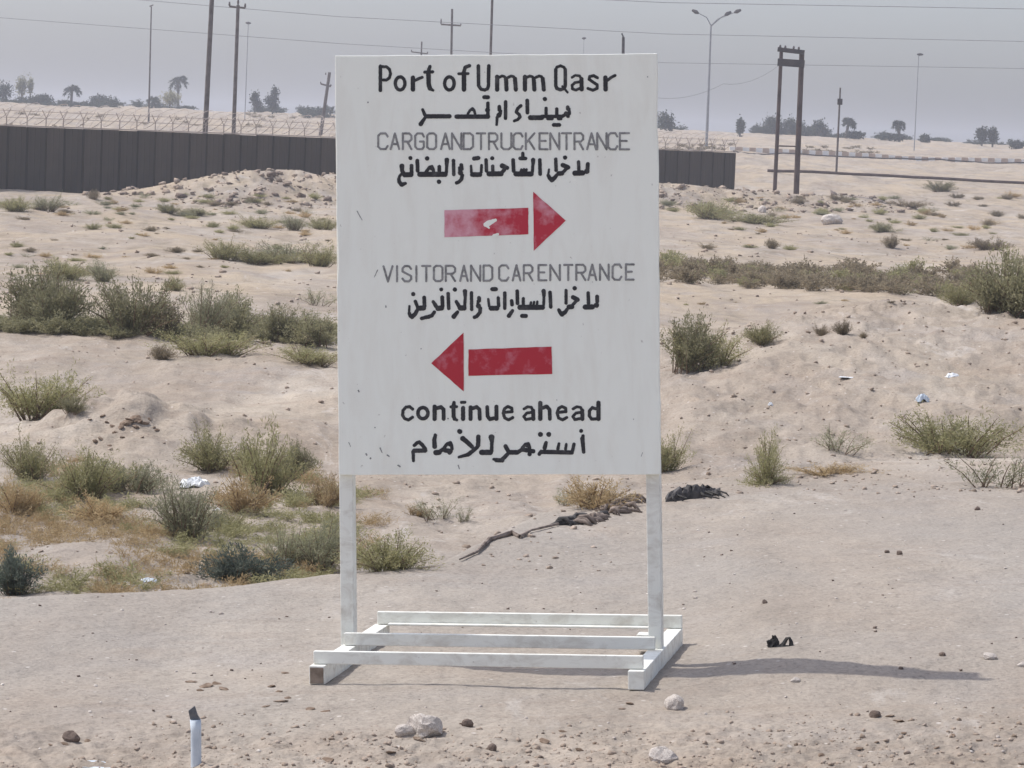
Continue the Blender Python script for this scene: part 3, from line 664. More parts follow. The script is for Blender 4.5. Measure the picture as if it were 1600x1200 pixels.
# ------------------------------------------------------------------ poles, lamps and lines
def pole_thing(name, label, cat, base, top, r0, r1, mat, group=None):
    root = empty(name, base); tag(root, label, cat, group)
    b = MB(); b.tube([(0, 0, -.4), top - base], [r0, r1], 10); b.build('pole', M[mat], root)
    return root, top - base
def base_at(px, Y): 
    p = at(px, 200, Y); return Vector((p.x, Y, gz(p.x, Y)))
def arm(root, a, b, r, mat, name='crossarm'):
    m_ = MB(); m_.tube([a, b], r, 6); return m_.build(name, M[mat], root)
def ins(root, p, h=.16):
    m_ = MB(); m_.tube([p, p + Vector((0, 0, h * .4)), p + Vector((0, 0, h))], [.03, .055, .03], 6); m_.build('insulator', M['insul'], root)
# thin poles, left to right
r_, t_ = pole_thing('mast', 'thin pale mast left of the thick pole, ending in a short hook', 'mast', base_at(232, 250), at(236.5, 10, 250), .08, .05, 'pole'); 
arm(r_, t_ - Vector((.15, 0, 0)), t_ + Vector((.15, 0, .12)), .05, 'pole', 'top_fitting')
b0 = base_at(319, 128); pole_thing('utility_pole', 'thickest plain pole on the left, running out of the top of the picture', 'pole', b0, at(332.5, -30, 128), .115, .09, 'pole')
b0 = base_at(365, 140); r_, t_ = pole_thing('utility_pole', 'utility pole with a short crossarm and insulators near the picture top', 'pole', b0, at(372, 8, 140), .10, .075, 'pole')
c0 = at(358.5, 10, 140) - b0; c1 = at(383, 12.5, 140) - b0; arm(r_, c0, c1, .05, 'pole'); ins(r_, c0, .2); ins(r_, c1, .2); ins(r_, t_ + Vector((0, 0, 0)), .3)
b0 = base_at(382, 300); r_, t_ = pole_thing('street_lamp', 'faint thin lamp pole just right of the crossarm pole', 'street lamp', b0, at(388, 36, 300), .045, .03, 'pole_pale')
m_ = MB(); m_.tube([t_ + Vector((-.25, 0, 0)), t_, t_ + Vector((.25, 0, 0))], [.06, .15, .06], 6); m_.build('lamp_head', M['dark_steel'], r_)
b0 = base_at(500, 230); r_, t_ = pole_thing('utility_pole', 'dark utility pole leaning strongly to the right beside the board', 'pole', b0, at(515, 113, 230), .14, .11, 'pole')
c0 = at(501, 131, 230) - b0; c1 = at(517, 135, 230) - b0; arm(r_, c0, c1, .07, 'pole'); ins(r_, c0); ins(r_, c1); ins(r_, at(509, 117, 230) - b0)
b0 = base_at(655, 240); r_, t_ = pole_thing('utility_pole', 'top of a far pole with tilted crossarm, peeping over the board top left', 'pole', b0, at(659, 65, 240), .08, .06, 'pole')
c0 = at(643, 81, 240) - b0; c1 = at(668, 84, 240) - b0; arm(r_, c0, c1, .05, 'pole'); ins(r_, c0); ins(r_, c1)
b0 = base_at(704, 200); r_, t_ = pole_thing('utility_pole', 'pole with a cross shaped arm rising behind the board heading', 'pole', b0, at(706.5, 14, 200), .09, .07, 'pole')
c0 = at(689, 38, 200) - b0; c1 = at(720, 40, 200) - b0; arm(r_, c0, c1, .06, 'pole'); ins(r_, c0, .35); ins(r_, c1, .12)
b0 = base_at(764, 150); pole_thing('utility_pole', 'plain thin pole behind the board, running out of the picture top', 'pole', b0, at(770, -30, 150), .07, .06, 'pole')
b0 = base_at(908, 330); r_, t_ = pole_thing('street_lamp', 'tiny lamp head showing just above the board, right half', 'street lamp', b0, at(912.5, 60, 330), .03, .02, 'pole_pale')
m_ = MB(); m_.tube([t_ + Vector((-.22, 0, 0)), t_, t_ + Vector((.22, 0, .05))], [.06, .16, .06], 6); m_.build('lamp_head', M['dark_steel'], r_)
b0 = base_at(974, 170); r_, t_ = pole_thing('utility_pole', 'short thick dark pole top above the right half of the board', 'pole', b0, at(974, 58, 170), .10, .08, 'dark_steel'); arm(r_, t_, at(971.5, 52, 170) - b0, .045, 'dark_steel', 'top_fitting')
# three-headed street lamp
b0 = base_at(1105, 235); top = at(1111, 40, 235); r_, t_ = pole_thing('street_lamp', 'tall street lamp with three lamp heads on curved arms', 'street lamp', b0, top, .12, .06, 'pole_pale')
for pts_ in ([(1111, 40), (1104, 27), (1090, 20)], [(1111, 40), (1121, 30), (1134, 23)], [(1112, 40), (1126, 28), (1149, 19)]):
    q = [at(x, y, 235) - b0 for x, y in pts_]; m_ = MB(); m_.tube(q, [.05, .04, .035], 6); ar = m_.build('lamp_arm', M['pole_pale'], r_)
    dr = (q[2] - q[1]).normalized(); m_ = MB(); m_.tube([q[2] - dr * .1, q[2] + dr * .12, q[2] + dr * .45], [.06, .17, .09], 6); m_.build('lamp_head', M['dark_steel'], ar)
# double pole frame
fy = 131; b0 = base_at(1232, fy); fr = empty('pole_frame', b0); tag(fr, 'rusty double pole frame with two crossbars at the top', 'utility frame')
for (bx, tx, ty, rr0) in ((1215, 1221, 76, .085), (1249, 1253, 80, .12)):
    bp = base_at(bx, fy); q0 = bp - b0; q1 = at(tx, ty, fy) - b0
    m_ = MB(); m_.tube([q0 - Vector((0, 0, .4)), q1], [rr0, rr0 * .9], 10); m_.build('leg', M['rusty_pole'], fr)
for (a, b, t) in (((1215, 77), (1257, 82), .09), ((1215, 97), (1257, 100), .15)):
    q0 = at(*a, fy - .15) - b0; q1 = at(*b, fy - .15) - b0; m_ = MB(); m_.box((0, -.06, -t), (1, .06, t)); o = m_.build('crossbar', M['dark_steel'], fr)
    o.location = q0; dd = q1 - q0; o.scale = (dd.length, 1, 1); o.rotation_euler.y = -math.asin(dd.z / dd.length)
m_ = MB(); m_.tube([at(1217, 228, fy) - b0, at(1249, 229, fy) - b0], .03, 5); m_.build('brace', M['rusty_pole'], fr)
for x_, y_ in ((1219, 75), (1227, 76), (1240, 77), (1248, 78)): ins(fr, at(x_, y_, fy - .15) - b0, .13)
b0 = base_at(1310, 170); r_, t_ = pole_thing('utility_pole', 'slim pole with a small box on it, right of the double pole frame', 'pole', b0, at(1313, 137, 170), .065, .045, 'pole')
m_ = MB(); q = at(1312, 159, 170) - b0; m_.box((q.x - .13, q.y - .2, q.z - .16), (q.x + .13, q.y - .05, q.z + .16)); m_.build('box', M['dark_steel'], r_)
b0 = base_at(1430, 280); r_, t_ = pole_thing('street_lamp', 'faint thin lamp pole at the right, beyond the painted kerb', 'street lamp', b0, at(1435.5, 85, 280), .05, .03, 'pole_pale')
m_ = MB(); m_.tube([t_ + Vector((-.15, 0, 0)), t_ + Vector((.1, 0, 0)), t_ + Vector((.4, 0, 0))], [.06, .14, .06], 6); m_.build('lamp_head', M['dark_steel'], r_)
b0 = base_at(973, 180)
def line(pts, Y, label, r=.012, sag=0):
    P = [at(x, y, Y) for x, y in pts]; Q = []
    for i in range(len(P) - 1):
        for k in range(8):
            t = k / 8; q = P[i].lerp(P[i + 1], t); q.z -= sag * 4 * t * (1 - t); Q.append(q)
    Q.append(P[-1]); o = Q[0].copy(); m_ = MB(); m_.tube([p - o for p in Q], r, 4)
    w = m_.build('power_line', M['wire'], None); w.location = o; tag(w, label, 'power line')
line([(150, -6), (530, 26), (1040, 53), (1660, 66)], 140, 'upper power line crossing the whole sky above the board', .011)
line([(-60, 23), (530, 68), (1040, 98), (1660, 108)], 140, 'lower power line reaching the left edge of the sky', .010)
line([(780, -8), (1040, 4), (1660, 15)], 140, 'highest power line, top right corner of the sky', .013)
line([(1216, 103), (1130, 131), (1020, 152)], 131, 'slack wire running from the double pole frame down behind the board', .008, .25)

# pipeline, kerb
pp = [hit(x, y) for x, y in ((1140, 273), (1230, 277), (1330, 281), (1430, 286), (1530, 290), (1680, 296))]
Y0 = [p.y for p in pp]
pl = [at(x, y, 166) for x, y in ((1130, 271), (1680, 293))]
pts = []
for i in range(25):
    t = i / 24; x = pl[0].x + (pl[1].x - pl[0].x) * t; pts.append(Vector((x, 166, gz(x, 166) + .16)))
zz = np.convolve([p.z for p in pts], np.ones(7) / 7, 'valid'); pts = pts[3:-3]
for p, z in zip(pts, zz): p.z = float(z)
o0 = pts[0].copy(); m_ = MB(); m_.tube([p - o0 for p in pts], .075, 8); pipe = m_.build('pipeline', M['rusty_pole'], None); pipe.location = o0; tag(pipe, 'long thin dark pipeline on the ground right of the wall end', 'pipeline')
kerb = empty('painted_kerb'); tag(kerb, 'distant kerb painted in alternating white and faded orange blocks', 'kerb')
ky = 232; x0 = at(1140, 240, ky).x; x1 = at(1680, 262, ky).x; kb = {}
n = int((x1 - x0) / .48)
zs = [gz(x0 + i * .48, ky) for i in range(n)]; zs = np.convolve(np.pad(zs, 4, 'edge'), np.ones(9) / 9, 'valid')
kerb.location = (x0, ky, zs[0])
for i in range(n):
    mt_ = 'kerb_white' if i % 2 == 0 else 'kerb_orange'
    if mt_ not in kb:
        b = MB(); b.box((0, 0, -.5), (.44, .25, .21)); o = b.build('kerb_block', M[mt_], kerb); kb[mt_] = o.data
    else: o = bpy.data.objects.new('kerb_block', kb[mt_]); col.objects.link(o); o.parent = kerb
    o.location = (i * .48, 0, float(zs[i] - zs[0]) + .10)
pts = [Vector((x0 + i * 1.2, ky - 3.5, gz(x0 + i * 1.2, ky - 3.5) + .12)) for i in range(int((x1 - x0) / 1.2))]  # dark tube drawn as the shadow line of the raised road edge
o0 = pts[0].copy(); m_ = MB(); m_.tube([p - o0 for p in pts], .055, 6); edge_shadow = m_.build('pipeline', M['dark_steel'], None); edge_shadow.location = o0; tag(edge_shadow, 'thin dark tube in place of the road edge shadow just below the painted kerb', 'pipeline')

# ------------------------------------------------------------------ vegetation
def leaf_quads(P, D, L, W, rs):
    """P origins, D unit directions, L length, W width -> rhombus leaves"""
    n = len(P); ref = rs.normal(size=(n, 3)); S = np.cross(D, ref); S /= np.linalg.norm(S, axis=1)[:, None] + 1e-9
    L = np.asarray(L)[:, None] if np.ndim(L) else L; W = np.asarray(W)[:, None] if np.ndim(W) else W
    return np.stack([P, P + D * L * .5 + S * W * .5, P + D * L, P + D * L * .5 - S * W * .5], 1)
def shrub_mesh(seed, mat, h=.6, stems=34, per=70, leaf=.05, wid=.013, spiky=.5, dense=1.0, rim=1.0, lobes=3):
    """unit-wide shrub: returns (foliage mesh, stem mesh); leaves on curved stems"""
    rs = np.random.RandomState(seed); Q = []; Tn = []; mb = MB()
    lob = [(rs.uniform(-.28, .28), rs.uniform(-.2, .2), rs.uniform(.55, 1)) for _ in range(lobes)]
    for s in range(stems):
        cx, cy, ch = lob[rs.randint(lobes)]
        a = rs.uniform(0, 2 * np.pi); r = .30 * np.sqrt(rs.rand()) * rim
        b0 = np.array([cx * .45 + rs.normal() * .03, cy * .45 + rs.normal() * .03, 0])
        tip = np.array([cx + r * np.cos(a), cy + r * np.sin(a), h * ch * (1 - .55 * (r / .3) ** 2) * rs.uniform(.6, 1.0)])
        mid = b0 * .5 + tip * .5; mid[2] = tip[2] * (.5 + .15 * spiky); mid[:2] = b0[:2] + (tip[:2] - b0[:2]) * (.35 + .15 * (1 - spiky))
        tt = rs.uniform(.08, 1.0, int(per * dense)) ** .8
        P = ((1 - tt) ** 2)[:, None] * b0 + (2 * tt * (1 - tt))[:, None] * mid + (tt ** 2)[:, None] * tip
        Dr = (2 * (1 - tt))[:, None] * (mid - b0) + (2 * tt)[:, None] * (tip - mid); Dr /= np.linalg.norm(Dr, axis=1)[:, None] + 1e-9
        D = Dr * (.45 + .6 * spiky) + rs.normal(size=P.shape) * .75 + np.array([0, 0, .2]); D /= np.linalg.norm(D, axis=1)[:, None]
        P = P + rs.normal(size=P.shape) * .022
        P[:, 2] = np.maximum(P[:, 2], .005)
        Q.append(leaf_quads(P, D, leaf * rs.uniform(.6, 1.3, len(P)), wid * rs.uniform(.7, 1.3, len(P)), rs))
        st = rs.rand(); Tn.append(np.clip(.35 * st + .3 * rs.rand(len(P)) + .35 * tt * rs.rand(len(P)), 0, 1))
        if s % 2 == 0: mb.tube([tuple(b0 - np.array([0, 0, .03])), tuple(b0 * .25 + mid * .5 + tip * .25), tuple(tip)], [.008, .005, .002], 3, False)
    fo = quads_obj('foliage', np.concatenate(Q), M[mat], None, np.concatenate(Tn)); st = mb.build('stem', M['twig'], None)
    allq = np.concatenate(Q).reshape(-1, 3); ex = np.percentile(np.abs(allq[:, :2]), 96) * 2; zf = h / np.percentile(allq[:, 2], 98.5)
    for me_ in (fo.data, st.data):
        me_.transform(Matrix.Diagonal((1 / ex, 1 / ex, zf, 1)))
    r = (fo.data, st.data); bpy.data.objects.remove(fo); bpy.data.objects.remove(st); return r
PROTO = {}
PH = dict(olive=.62, green=.55, grey=.6, blue=.6, dry=.5, brown=.5, sparse=.6, dome=.9)
def proto(kind):
    k, v = kind
    if kind not in PROTO:
        sd = hash_(k) + v * 31
        if k == 'olive': PROTO[kind] = shrub_mesh(sd, 'olive', .62, 90, 95, .032, .009, .7, lobes=7)
        elif k == 'green': PROTO[kind] = shrub_mesh(sd, 'green', .55, 90, 85, .034, .007, .45, lobes=6)
        elif k == 'grey': PROTO[kind] = shrub_mesh(sd, 'grey', .6, 85, 80, .034, .007, .5, lobes=6)
        elif k == 'blue': PROTO[kind] = shrub_mesh(sd, 'blue', .6, 80, 70, .05, .013, 1.0, lobes=5)
        elif k == 'dry': PROTO[kind] = shrub_mesh(sd, 'dry', .5, 50, 55, .055, .009, .5, lobes=4)
        elif k == 'brown': PROTO[kind] = shrub_mesh(sd, 'brown', .5, 70, 70, .04, .009, .5, lobes=5)
        elif k == 'sparse': PROTO[kind] = shrub_mesh(sd, 'grey', .6, 22, 45, .05, .008, .5, lobes=3)
        elif k == 'dome': PROTO[kind] = shrub_mesh(sd, 'green', .9, 100, 85, .045, .007, .7, lobes=2, rim=1.5)
    return PROTO[kind]
def hash_(s): return sum(ord(c) * (i + 3) for i, c in enumerate(s))
cnt = {}
def shrub(px, base, w, h, kind, label, group=None, name='shrub', cat='shrub', rz=None, stem=True):
    p = hit(px, base); s = w / FOC * p.y; hz = h / FOC * p.y
    v = cnt.get(kind, 0); cnt[kind] = v + 1
    fo, st = proto((kind, v % 4))
    zmax = PH[kind]
    r = empty(name, (p.x, p.y + s * .18, gz(p.x, p.y + s * .18) - .01), rnd.uniform(0, 6.28) if rz is None else rz)
    r.scale = (s * 1.14, s * .95, hz / zmax)
    tag(r, label, cat, group)
    o = bpy.data.objects.new('foliage', fo); col.objects.link(o); o.parent = r
    if stem: o = bpy.data.objects.new('stem', st); col.objects.link(o); o.parent = r
    return r
G1 = 'dark bushes in the row beyond the left bank'
S = [
 (30, 514, 130, 92, 'olive', 'tall dark bush cut by the left edge, at the start of the bush row', G1),
 (82, 518, 90, 78, 'olive', 'second dark bush of the left row, leaning against the edge bush', G1),
 (205, 524, 100, 82, 'olive', 'upright dark bush in the row with bare earth on its left', G1),
 (252, 526, 70, 55, 'brown', 'low brownish bush between two dark bushes of the left row', G1),
 (310, 527, 80, 76, 'grey', 'grey green bush in the middle of the left row', G1),
 (365, 531, 90, 68, 'olive', 'dark ragged bush right of the grey green one in the left row', G1),
 (430, 535, 70, 54, 'olive', 'smaller dark bush near the right end of the left row', G1),
 (492, 541, 90, 48, 'olive', 'last dark bush of the left row, touching the board edge', G1),
 (328, 556, 115, 38, 'green', 'low yellow green plant in front of the left bush row', None),
 (248, 562, 36, 22, 'brown', 'small brown tuft alone on the bank below the bush row', None),
 (480, 571, 95, 28, 'green', 'flat green plant on the bank edge beside the board, below the row', None),
 (95, 437, 66, 30, 'green', 'yellowish low bush behind the left bush row', None),
 (163, 440, 52, 32, 'grey', 'rounded green bush behind the row, right of the yellowish one', None),
 (275, 455, 34, 22, 'green', 'small green bush alone behind the middle of the left row', None),
 (495, 478, 50, 26, 'sparse', 'pale thin plant behind the right end of the left row', None),
 (60, 657, 120, 66, 'green', 'bright green bush at the left edge above the debris hump', None),
 (112, 650, 42, 24, 'olive', 'low dark green sprig at the right foot of the bright green bush', None),
 (40, 752, 90, 62, 'green', 'green bush at the left edge below the debris hump', None),
 (130, 782, 110, 72, 'green', 'spreading yellow green bush in the left ditch', None),
 (200, 772, 90, 48, 'grey', 'pale feathery bush left of the white bag', None),
 (25, 806, 90, 58, 'dry', 'straw coloured bush at the left edge of the ditch', None),
 (335, 738, 96, 62, 'green', 'green left half of the largest ditch bush, above the white bag', None),
 (410, 772, 130, 92, 'green', 'largest green bush in the left ditch', None),
 (455, 745, 60, 50, 'olive', 'dark sprig at the right side of the largest ditch bush', None),
 (383, 803, 80, 56, 'dry', 'orange dry bush in front of the largest ditch bush', None),
 (502, 790, 66, 52, 'dry', 'orange dry tuft against the left side of the board', None),
 (288, 845, 95, 92, 'grey', 'tall grey green bush in the middle of the dry grass', None),
 (345, 832, 60, 40, 'green', 'low green plant right of the tall grey green bush', None),
 (160, 815, 100, 40, 'dry', 'wide straw tuft below the spreading yellow green bush', None),
 (440, 888, 80, 62, 'grey', 'soft grey green bush left of the board post', None),
 (492, 897, 95, 82, 'grey', 'soft grey green bush right behind the left board post', None),
 (612, 890, 125, 56, 'green', 'low green bush seen through the board legs', None),
 (380, 914, 104, 54, 'blue', 'blue green succulent bush on the edge of the flat ground', None),
 (18, 930, 74, 66, 'blue', 'blue green succulent bush cut by the left edge', None),
 (680, 814, 66, 38, 'sparse', 'thin pale tuft under the board, left of a smaller one', None),
 (724, 816, 30, 26, 'sparse', 'smallest thin tuft under the board', None),
 (648, 806, 34, 18, 'dry', 'tiny dry tuft under the board, nearest its left post', None),
 (925, 796, 110, 46, 'dry', 'dry yellow bush behind the heap of rags under the board', None),
 (880, 790, 60, 28, 'sparse', 'thin pale plant left of the dry yellow bush under the board', None),
 (1040, 738, 60, 60, 'green', 'green bush half hidden by the right post of the board', None),
 (1195, 757, 76, 74, 'dome', 'round green bush standing alone on the right flat', None),
 (1310, 710, 74, 38, 'sparse', 'pale faded bush on the slope between two greener ones', None),
 (1492, 710, 148, 58, 'green', 'wide green bush at the foot of the right mound', None),
 (1300, 744, 110, 18, 'dry', 'flat straw mat on the crest line right of the round bush', None),
 (1560, 764, 120, 62, 'sparse', 'sprawling thin leaved plant at the right edge of the flat', None),
 (1062, 585, 84, 84, 'olive', 'dark tall bush emerging behind the right edge of the board', None),
 (1108, 575, 84, 54, 'green', 'green bush spreading right of the dark one at the board edge', None),
 (1192, 541, 52, 32, 'green', 'small green bush on top of the slope right of the board', None),
 (1284, 524, 24, 18, 'brown', 'left one of two small brown tufts on the mound', None),
 (1319, 523, 28, 22, 'brown', 'right one of two small brown tufts on the mound', None),
 (1350, 528, 16, 10, 'brown', 'tiny brown tuft right of the pair on the mound', None),
 (1590, 496, 120, 96, 'olive', 'big dark bush cut by the right edge', None),
 (1548, 488, 60, 50, 'olive', 'dark low bush at the left foot of the big right edge bush', None),
 (1507, 477, 66, 34, 'green', 'bright green bush beside the big right edge bush', None),
 (1112, 342, 90, 26, 'green', 'long green bush below the right end of the wall', None),
 (1180, 350, 90, 16, 'green', 'flat greenish brush right of the long green bush', None),
 (25, 331, 46, 22, 'green', 'green bush below the wall at the left edge', None),
 (73, 330, 40, 24, 'grey', 'grey green bush below the wall, second from the left edge', None),
 (147, 312, 20, 14, 'brown', 'small brown bush close under the wall', None),
 (262, 333, 28, 14, 'olive', 'little dark bush at the left foot of the spoil heap', None),
 (312, 338, 44, 12, 'olive', 'flat dark bush below the spoil heap', None),
 (404, 357, 54, 18, 'green', 'green bush in the line of three left of the board, first of them', None),
 (458, 360, 34, 22, 'grey', 'greyish bush in the line of three left of the board, middle one', None),
 (504, 359, 50, 18, 'green', 'green bush in the line of three left of the board, nearest the board', None),
 (350, 406, 50, 30, 'green', 'leftmost bush of the flat belt left of the board', None),
 (395, 413, 80, 22, 'green', 'wide low bush of the flat belt, second from the left', None),
 (455, 412, 90, 30, 'grey', 'greyish wide bush in the flat belt beside the board', None),
 (500, 416, 50, 34, 'green', 'rightmost bush of the flat belt, touching the board', None),
 (1420, 325, 44, 12, 'brown', 'small brownish bush far right below the pipeline', None),
 (1395, 388, 26, 20, 'brown', 'upright brown bush far right, above the scrub band', None),
 (1545, 391, 46, 18, 'brown', 'wide brown bush far right, above the scrub band', None),
 (1205, 388, 24, 14, 'brown', 'small grey brown bush right of the board, above the scrub band', None),
 (1380, 363, 40, 14, 'olive', 'flat dark bush far right between the brown ones', None),
 (1470, 300, 34, 16, 'olive', 'dark bush standing just below the pipeline at the right', None),
]
for px, by, w, h, kd, lb, gr in S: shrub(px, by, w, h, kd, lb, gr)
# far tufts which nothing tells apart
rt = random.Random(21); k = 0
TD = dict(brown='tiny brown tuft', green='tiny yellow green tuft', dry='tiny straw tuft', sparse='tiny pale thin tuft', grey='tiny grey green tuft')
while k < 230:
    px = rt.choice([rt.uniform(0, 522), rt.uniform(1036, 1600)]); py = rt.uniform(312, 500) if rt.random() < .7 else rt.uniform(306, 345)
    if px > 1000 and 392 < py < 470: continue
    if px < 530 and py > 430: continue
    if px > 1000 and py > 480: continue
    w = rt.uniform(7, 26); kd = rt.choice(['brown', 'green', 'dry', 'sparse', 'grey', 'brown', 'dry', 'green']); sd_ = 'left' if px < 600 else 'right'
    shrub(px, py, w, w * rt.uniform(.22, .42), kd, TD[kd] + ' on the far sandy ground ' + sd_ + ' of the board', TD[kd] + 's far ' + sd_, 'desert_tuft', 'tuft', stem=False); k += 1

def join_instances(name, protos, xf, label, cat, mat_list=None):
    """many small plants as one uncountable mass; xf: (proto index, x, y, scale, height scale, rot)"""
    V = []; T = []
    for pi, x, y, s, hs_, rz in xf:
        me = protos[pi]; n = len(me.vertices); co = np.empty(n * 3, np.float32); me.vertices.foreach_get('co', co); co = co.reshape(-1, 3)
        t = np.empty(len(me.polygons), np.float32); me.attributes['tint'].data.foreach_get('value', t)
        c_, s_ = math.cos(rz), math.sin(rz)
        q = np.stack([x + s * (co[:, 0] * c_ - co[:, 1] * s_), y + s * (co[:, 0] * s_ + co[:, 1] * c_), gz(x, y) - .01 + co[:, 2] * hs_], -1)
        V.append(q.reshape(-1, 4, 3)); T.append(t)
    o = quads_obj(name, np.concatenate(V), mat_list, None, np.concatenate(T)); tag(o, label, cat, kind='stuff'); return o
def lite(mat, seed, **kw): return shrub_mesh(seed, mat, **kw)[0]
rb = random.Random(5)
pb = [lite('brown', 100 + i, h=.5, stems=22, per=32, leaf=.07, wid=.022, spiky=.6) for i in range(4)]
xf = []; xg = []
for i in range(170):
    px = rb.uniform(1010, 1560); t = (px - 1010) / 550
    yb = rb.uniform(422 + 22 * t, 442 + 26 * t) if rb.random() < .75 else rb.uniform(412, 425) + 18 * t
    p = hit(px, yb); w = rb.uniform(34, 60) / FOC * p.y; (xf if rb.random() < .8 else xg).append((rb.randrange(4), p.x, p.y, w, w * rb.uniform(.55, .95), rb.uniform(0, 6)))
join_instances('scrub', pb, xf, 'long band of low brown scrub right of the board', 'scrub', M['brown'])
pg = [lite('green', 120 + i, h=.5, stems=20, per=30, leaf=.07, wid=.02) for i in range(4)]
join_instances('scrub', pg, xg, 'greener plants mixed into the long band of brown scrub', 'scrub', M['green'])
xf = []
for i in range(150):
    px = rb.uniform(-20, 530); t = px / 530; yb = rb.uniform(500 + 16 * t, 520 + 20 * t)
    p = hit(px, yb); w = rb.uniform(34, 62) / FOC * p.y; xf.append((rb.randrange(4), p.x, p.y, w, w * rb.uniform(.45, 1.0), rb.uniform(0, 6)))
po = [lite('olive', 110 + i, h=.5, stems=26, per=34, leaf=.06, wid=.018, spiky=.6) for i in range(4)]
join_instances('scrub', po, xf, 'olive undergrowth filling the gaps of the left bush row', 'scrub', M['olive'])
xf = []
bagp = hit(303, 762)
for i in range(420):
    x = rb.uniform(-3.1, -.9); y = rb.uniform(15.2, 20.5)
    if fbm(np.array([x * 1.1]), np.array([y * .7]), 3, 54)[0] < .05 or (abs(x - bagp.x) < .22 and -1.4 < y - bagp.y < .3): continue
    w = rb.uniform(.12, .30); xf.append((rb.randrange(4), x, y, w, w * rb.uniform(.4, .8), rb.uniform(0, 6)))
pg2 = [lite('green', 130 + i, h=.5, stems=16, per=22, leaf=.08, wid=.013, spiky=.5) for i in range(4)]
join_instances('ground_cover', pg2, xf, 'yellow green low growth between the left ditch bushes', 'ground cover', M['green'])
# dry ground cover in the left ditch
bagp = hit(303, 762)
pd = [lite('dry', 140 + i, h=.5, stems=12, per=16, leaf=.10, wid=.012, spiky=.7) for i in range(4)]
xf = []
for i in range(1100):
    x = rb.uniform(-3.1, -.75); y = rb.uniform(14.3, 21.5)
    if (abs(x - bagp.x) < .2 and -1.2 < y - bagp.y < .3) or fbm(np.array([x * .9]), np.array([y * .6]), 3, 44)[0] < -.02 + .10 * (x > -1.4) + .1 * (y > 19): continue
    w = rb.uniform(.10, .26); xf.append((rb.randrange(4), x, y, w, w * rb.uniform(.4, .9), rb.uniform(0, 6)))
join_instances('dry_grass', pd, xf, 'orange dry grass covering the floor of the left ditch', 'dry grass', M['dry'])
# far brush on the horizon
pt = [lite('tree', 160 + i, h=.6, stems=20, per=22, leaf=.09, wid=.035) for i in range(4)]
xf = []
for (pa, pe_, n, hh) in ((0, 240, 46, 12), (150, 180, 12, 17), (240, 300, 8, 10), (390, 440, 14, 14), (470, 530, 14, 14), (1030, 1060, 6, 12), (1175, 1290, 34, 20), (1290, 1350, 16, 12), (1375, 1420, 14, 14), (1440, 1480, 6, 10), (1520, 1600, 10, 12)):
    for i in range(n):
        px = rb.uniform(pa, pe_); Y = rb.uniform(368, 392); x = at(px, 200, Y).x; w = rb.uniform(14, 30) / FOC * Y
        xf.append((rb.randrange(4), x, Y, w, hh / FOC * Y * rb.uniform(.7, 1.5), rb.uniform(0, 6)))
join_instances('far_brush', pt, xf, 'low dark brush along the far skyline', 'brush', M['tree'])
xf = []
for (pa, pe_, ya, yb_, n) in ((1040, 1150, 226, 238, 26), (1255, 1370, 230, 242, 30), (0, 520, 178, 200, 26)):
    for i in range(n):
        px = rb.uniform(pa, pe_); p = hit(px, rb.uniform(ya, yb_)); w = rb.uniform(10, 20) / FOC * p.y
        xf.append((rb.randrange(4), p.x, p.y, w, w * .5, rb.uniform(0, 6)))
pt2 = [lite('brown', 180 + i, h=.5, stems=12, per=14, leaf=.12, wid=.05) for i in range(4)]
join_instances('far_brush', pt2, xf, 'brownish brush dotted over the far slope', 'brush', M['brown'])

# far trees
def crown_obj(root, blobs, mat, seed, n=900, leaf=.28, wid=.16):
    rs = np.random.RandomState(seed); Q = []; T = []
    for cx, cy, cz, rx, rz_ in blobs:
        k = int(n * rx * rz_ / sum(b[3] * b[4] for b in blobs))
        d = rs.normal(size=(k, 3)); d /= np.linalg.norm(d, axis=1)[:, None]; r = rs.rand(k) ** .45
        P = np.array([cx, cy, cz]) + d * r[:, None] * np.array([rx, rx, rz_]) * (1 + .25 * rs.normal(size=(k, 1)))
        D = rs.normal(size=(k, 3)) + np.array([0, 0, .3]); D /= np.linalg.norm(D, axis=1)[:, None]
        Q.append(leaf_quads(P, D, leaf * rs.uniform(.6, 1.3, k), wid, rs)); T.append(rs.rand(k))
    quads_obj('crown', np.concatenate(Q), mat, root, np.concatenate(T))
def tree(px, Y, top, wpx, label, blobs, seed, trunk=True, mat='tree', name='tree', cat='tree'):
    b0 = base_at(px, Y); r = empty(name, b0); tag(r, label, cat); h = at(px, top, Y).z - b0.z; w = wpx / FOC * Y
    crown_obj(r, [(bx * w, by * w, bz * h, rx * w, rz_ * h) for bx, by, bz, rx, rz_ in blobs], M[mat], seed)
    rs = random.Random(seed); m_ = MB()
    m_.tube([(0, 0, -.3), (rs.uniform(-.05, .05) * w, 0, h * .35), (blobs[0][0] * w, 0, blobs[0][2] * h)], [.12, .09, .05], 6)
    for bl in blobs: m_.tube([(0, 0, h * .3), (bl[0] * w, bl[1] * w, bl[2] * h)], [.07, .03], 5)
    m_.build('trunk', M['trunk'], r)
    return r
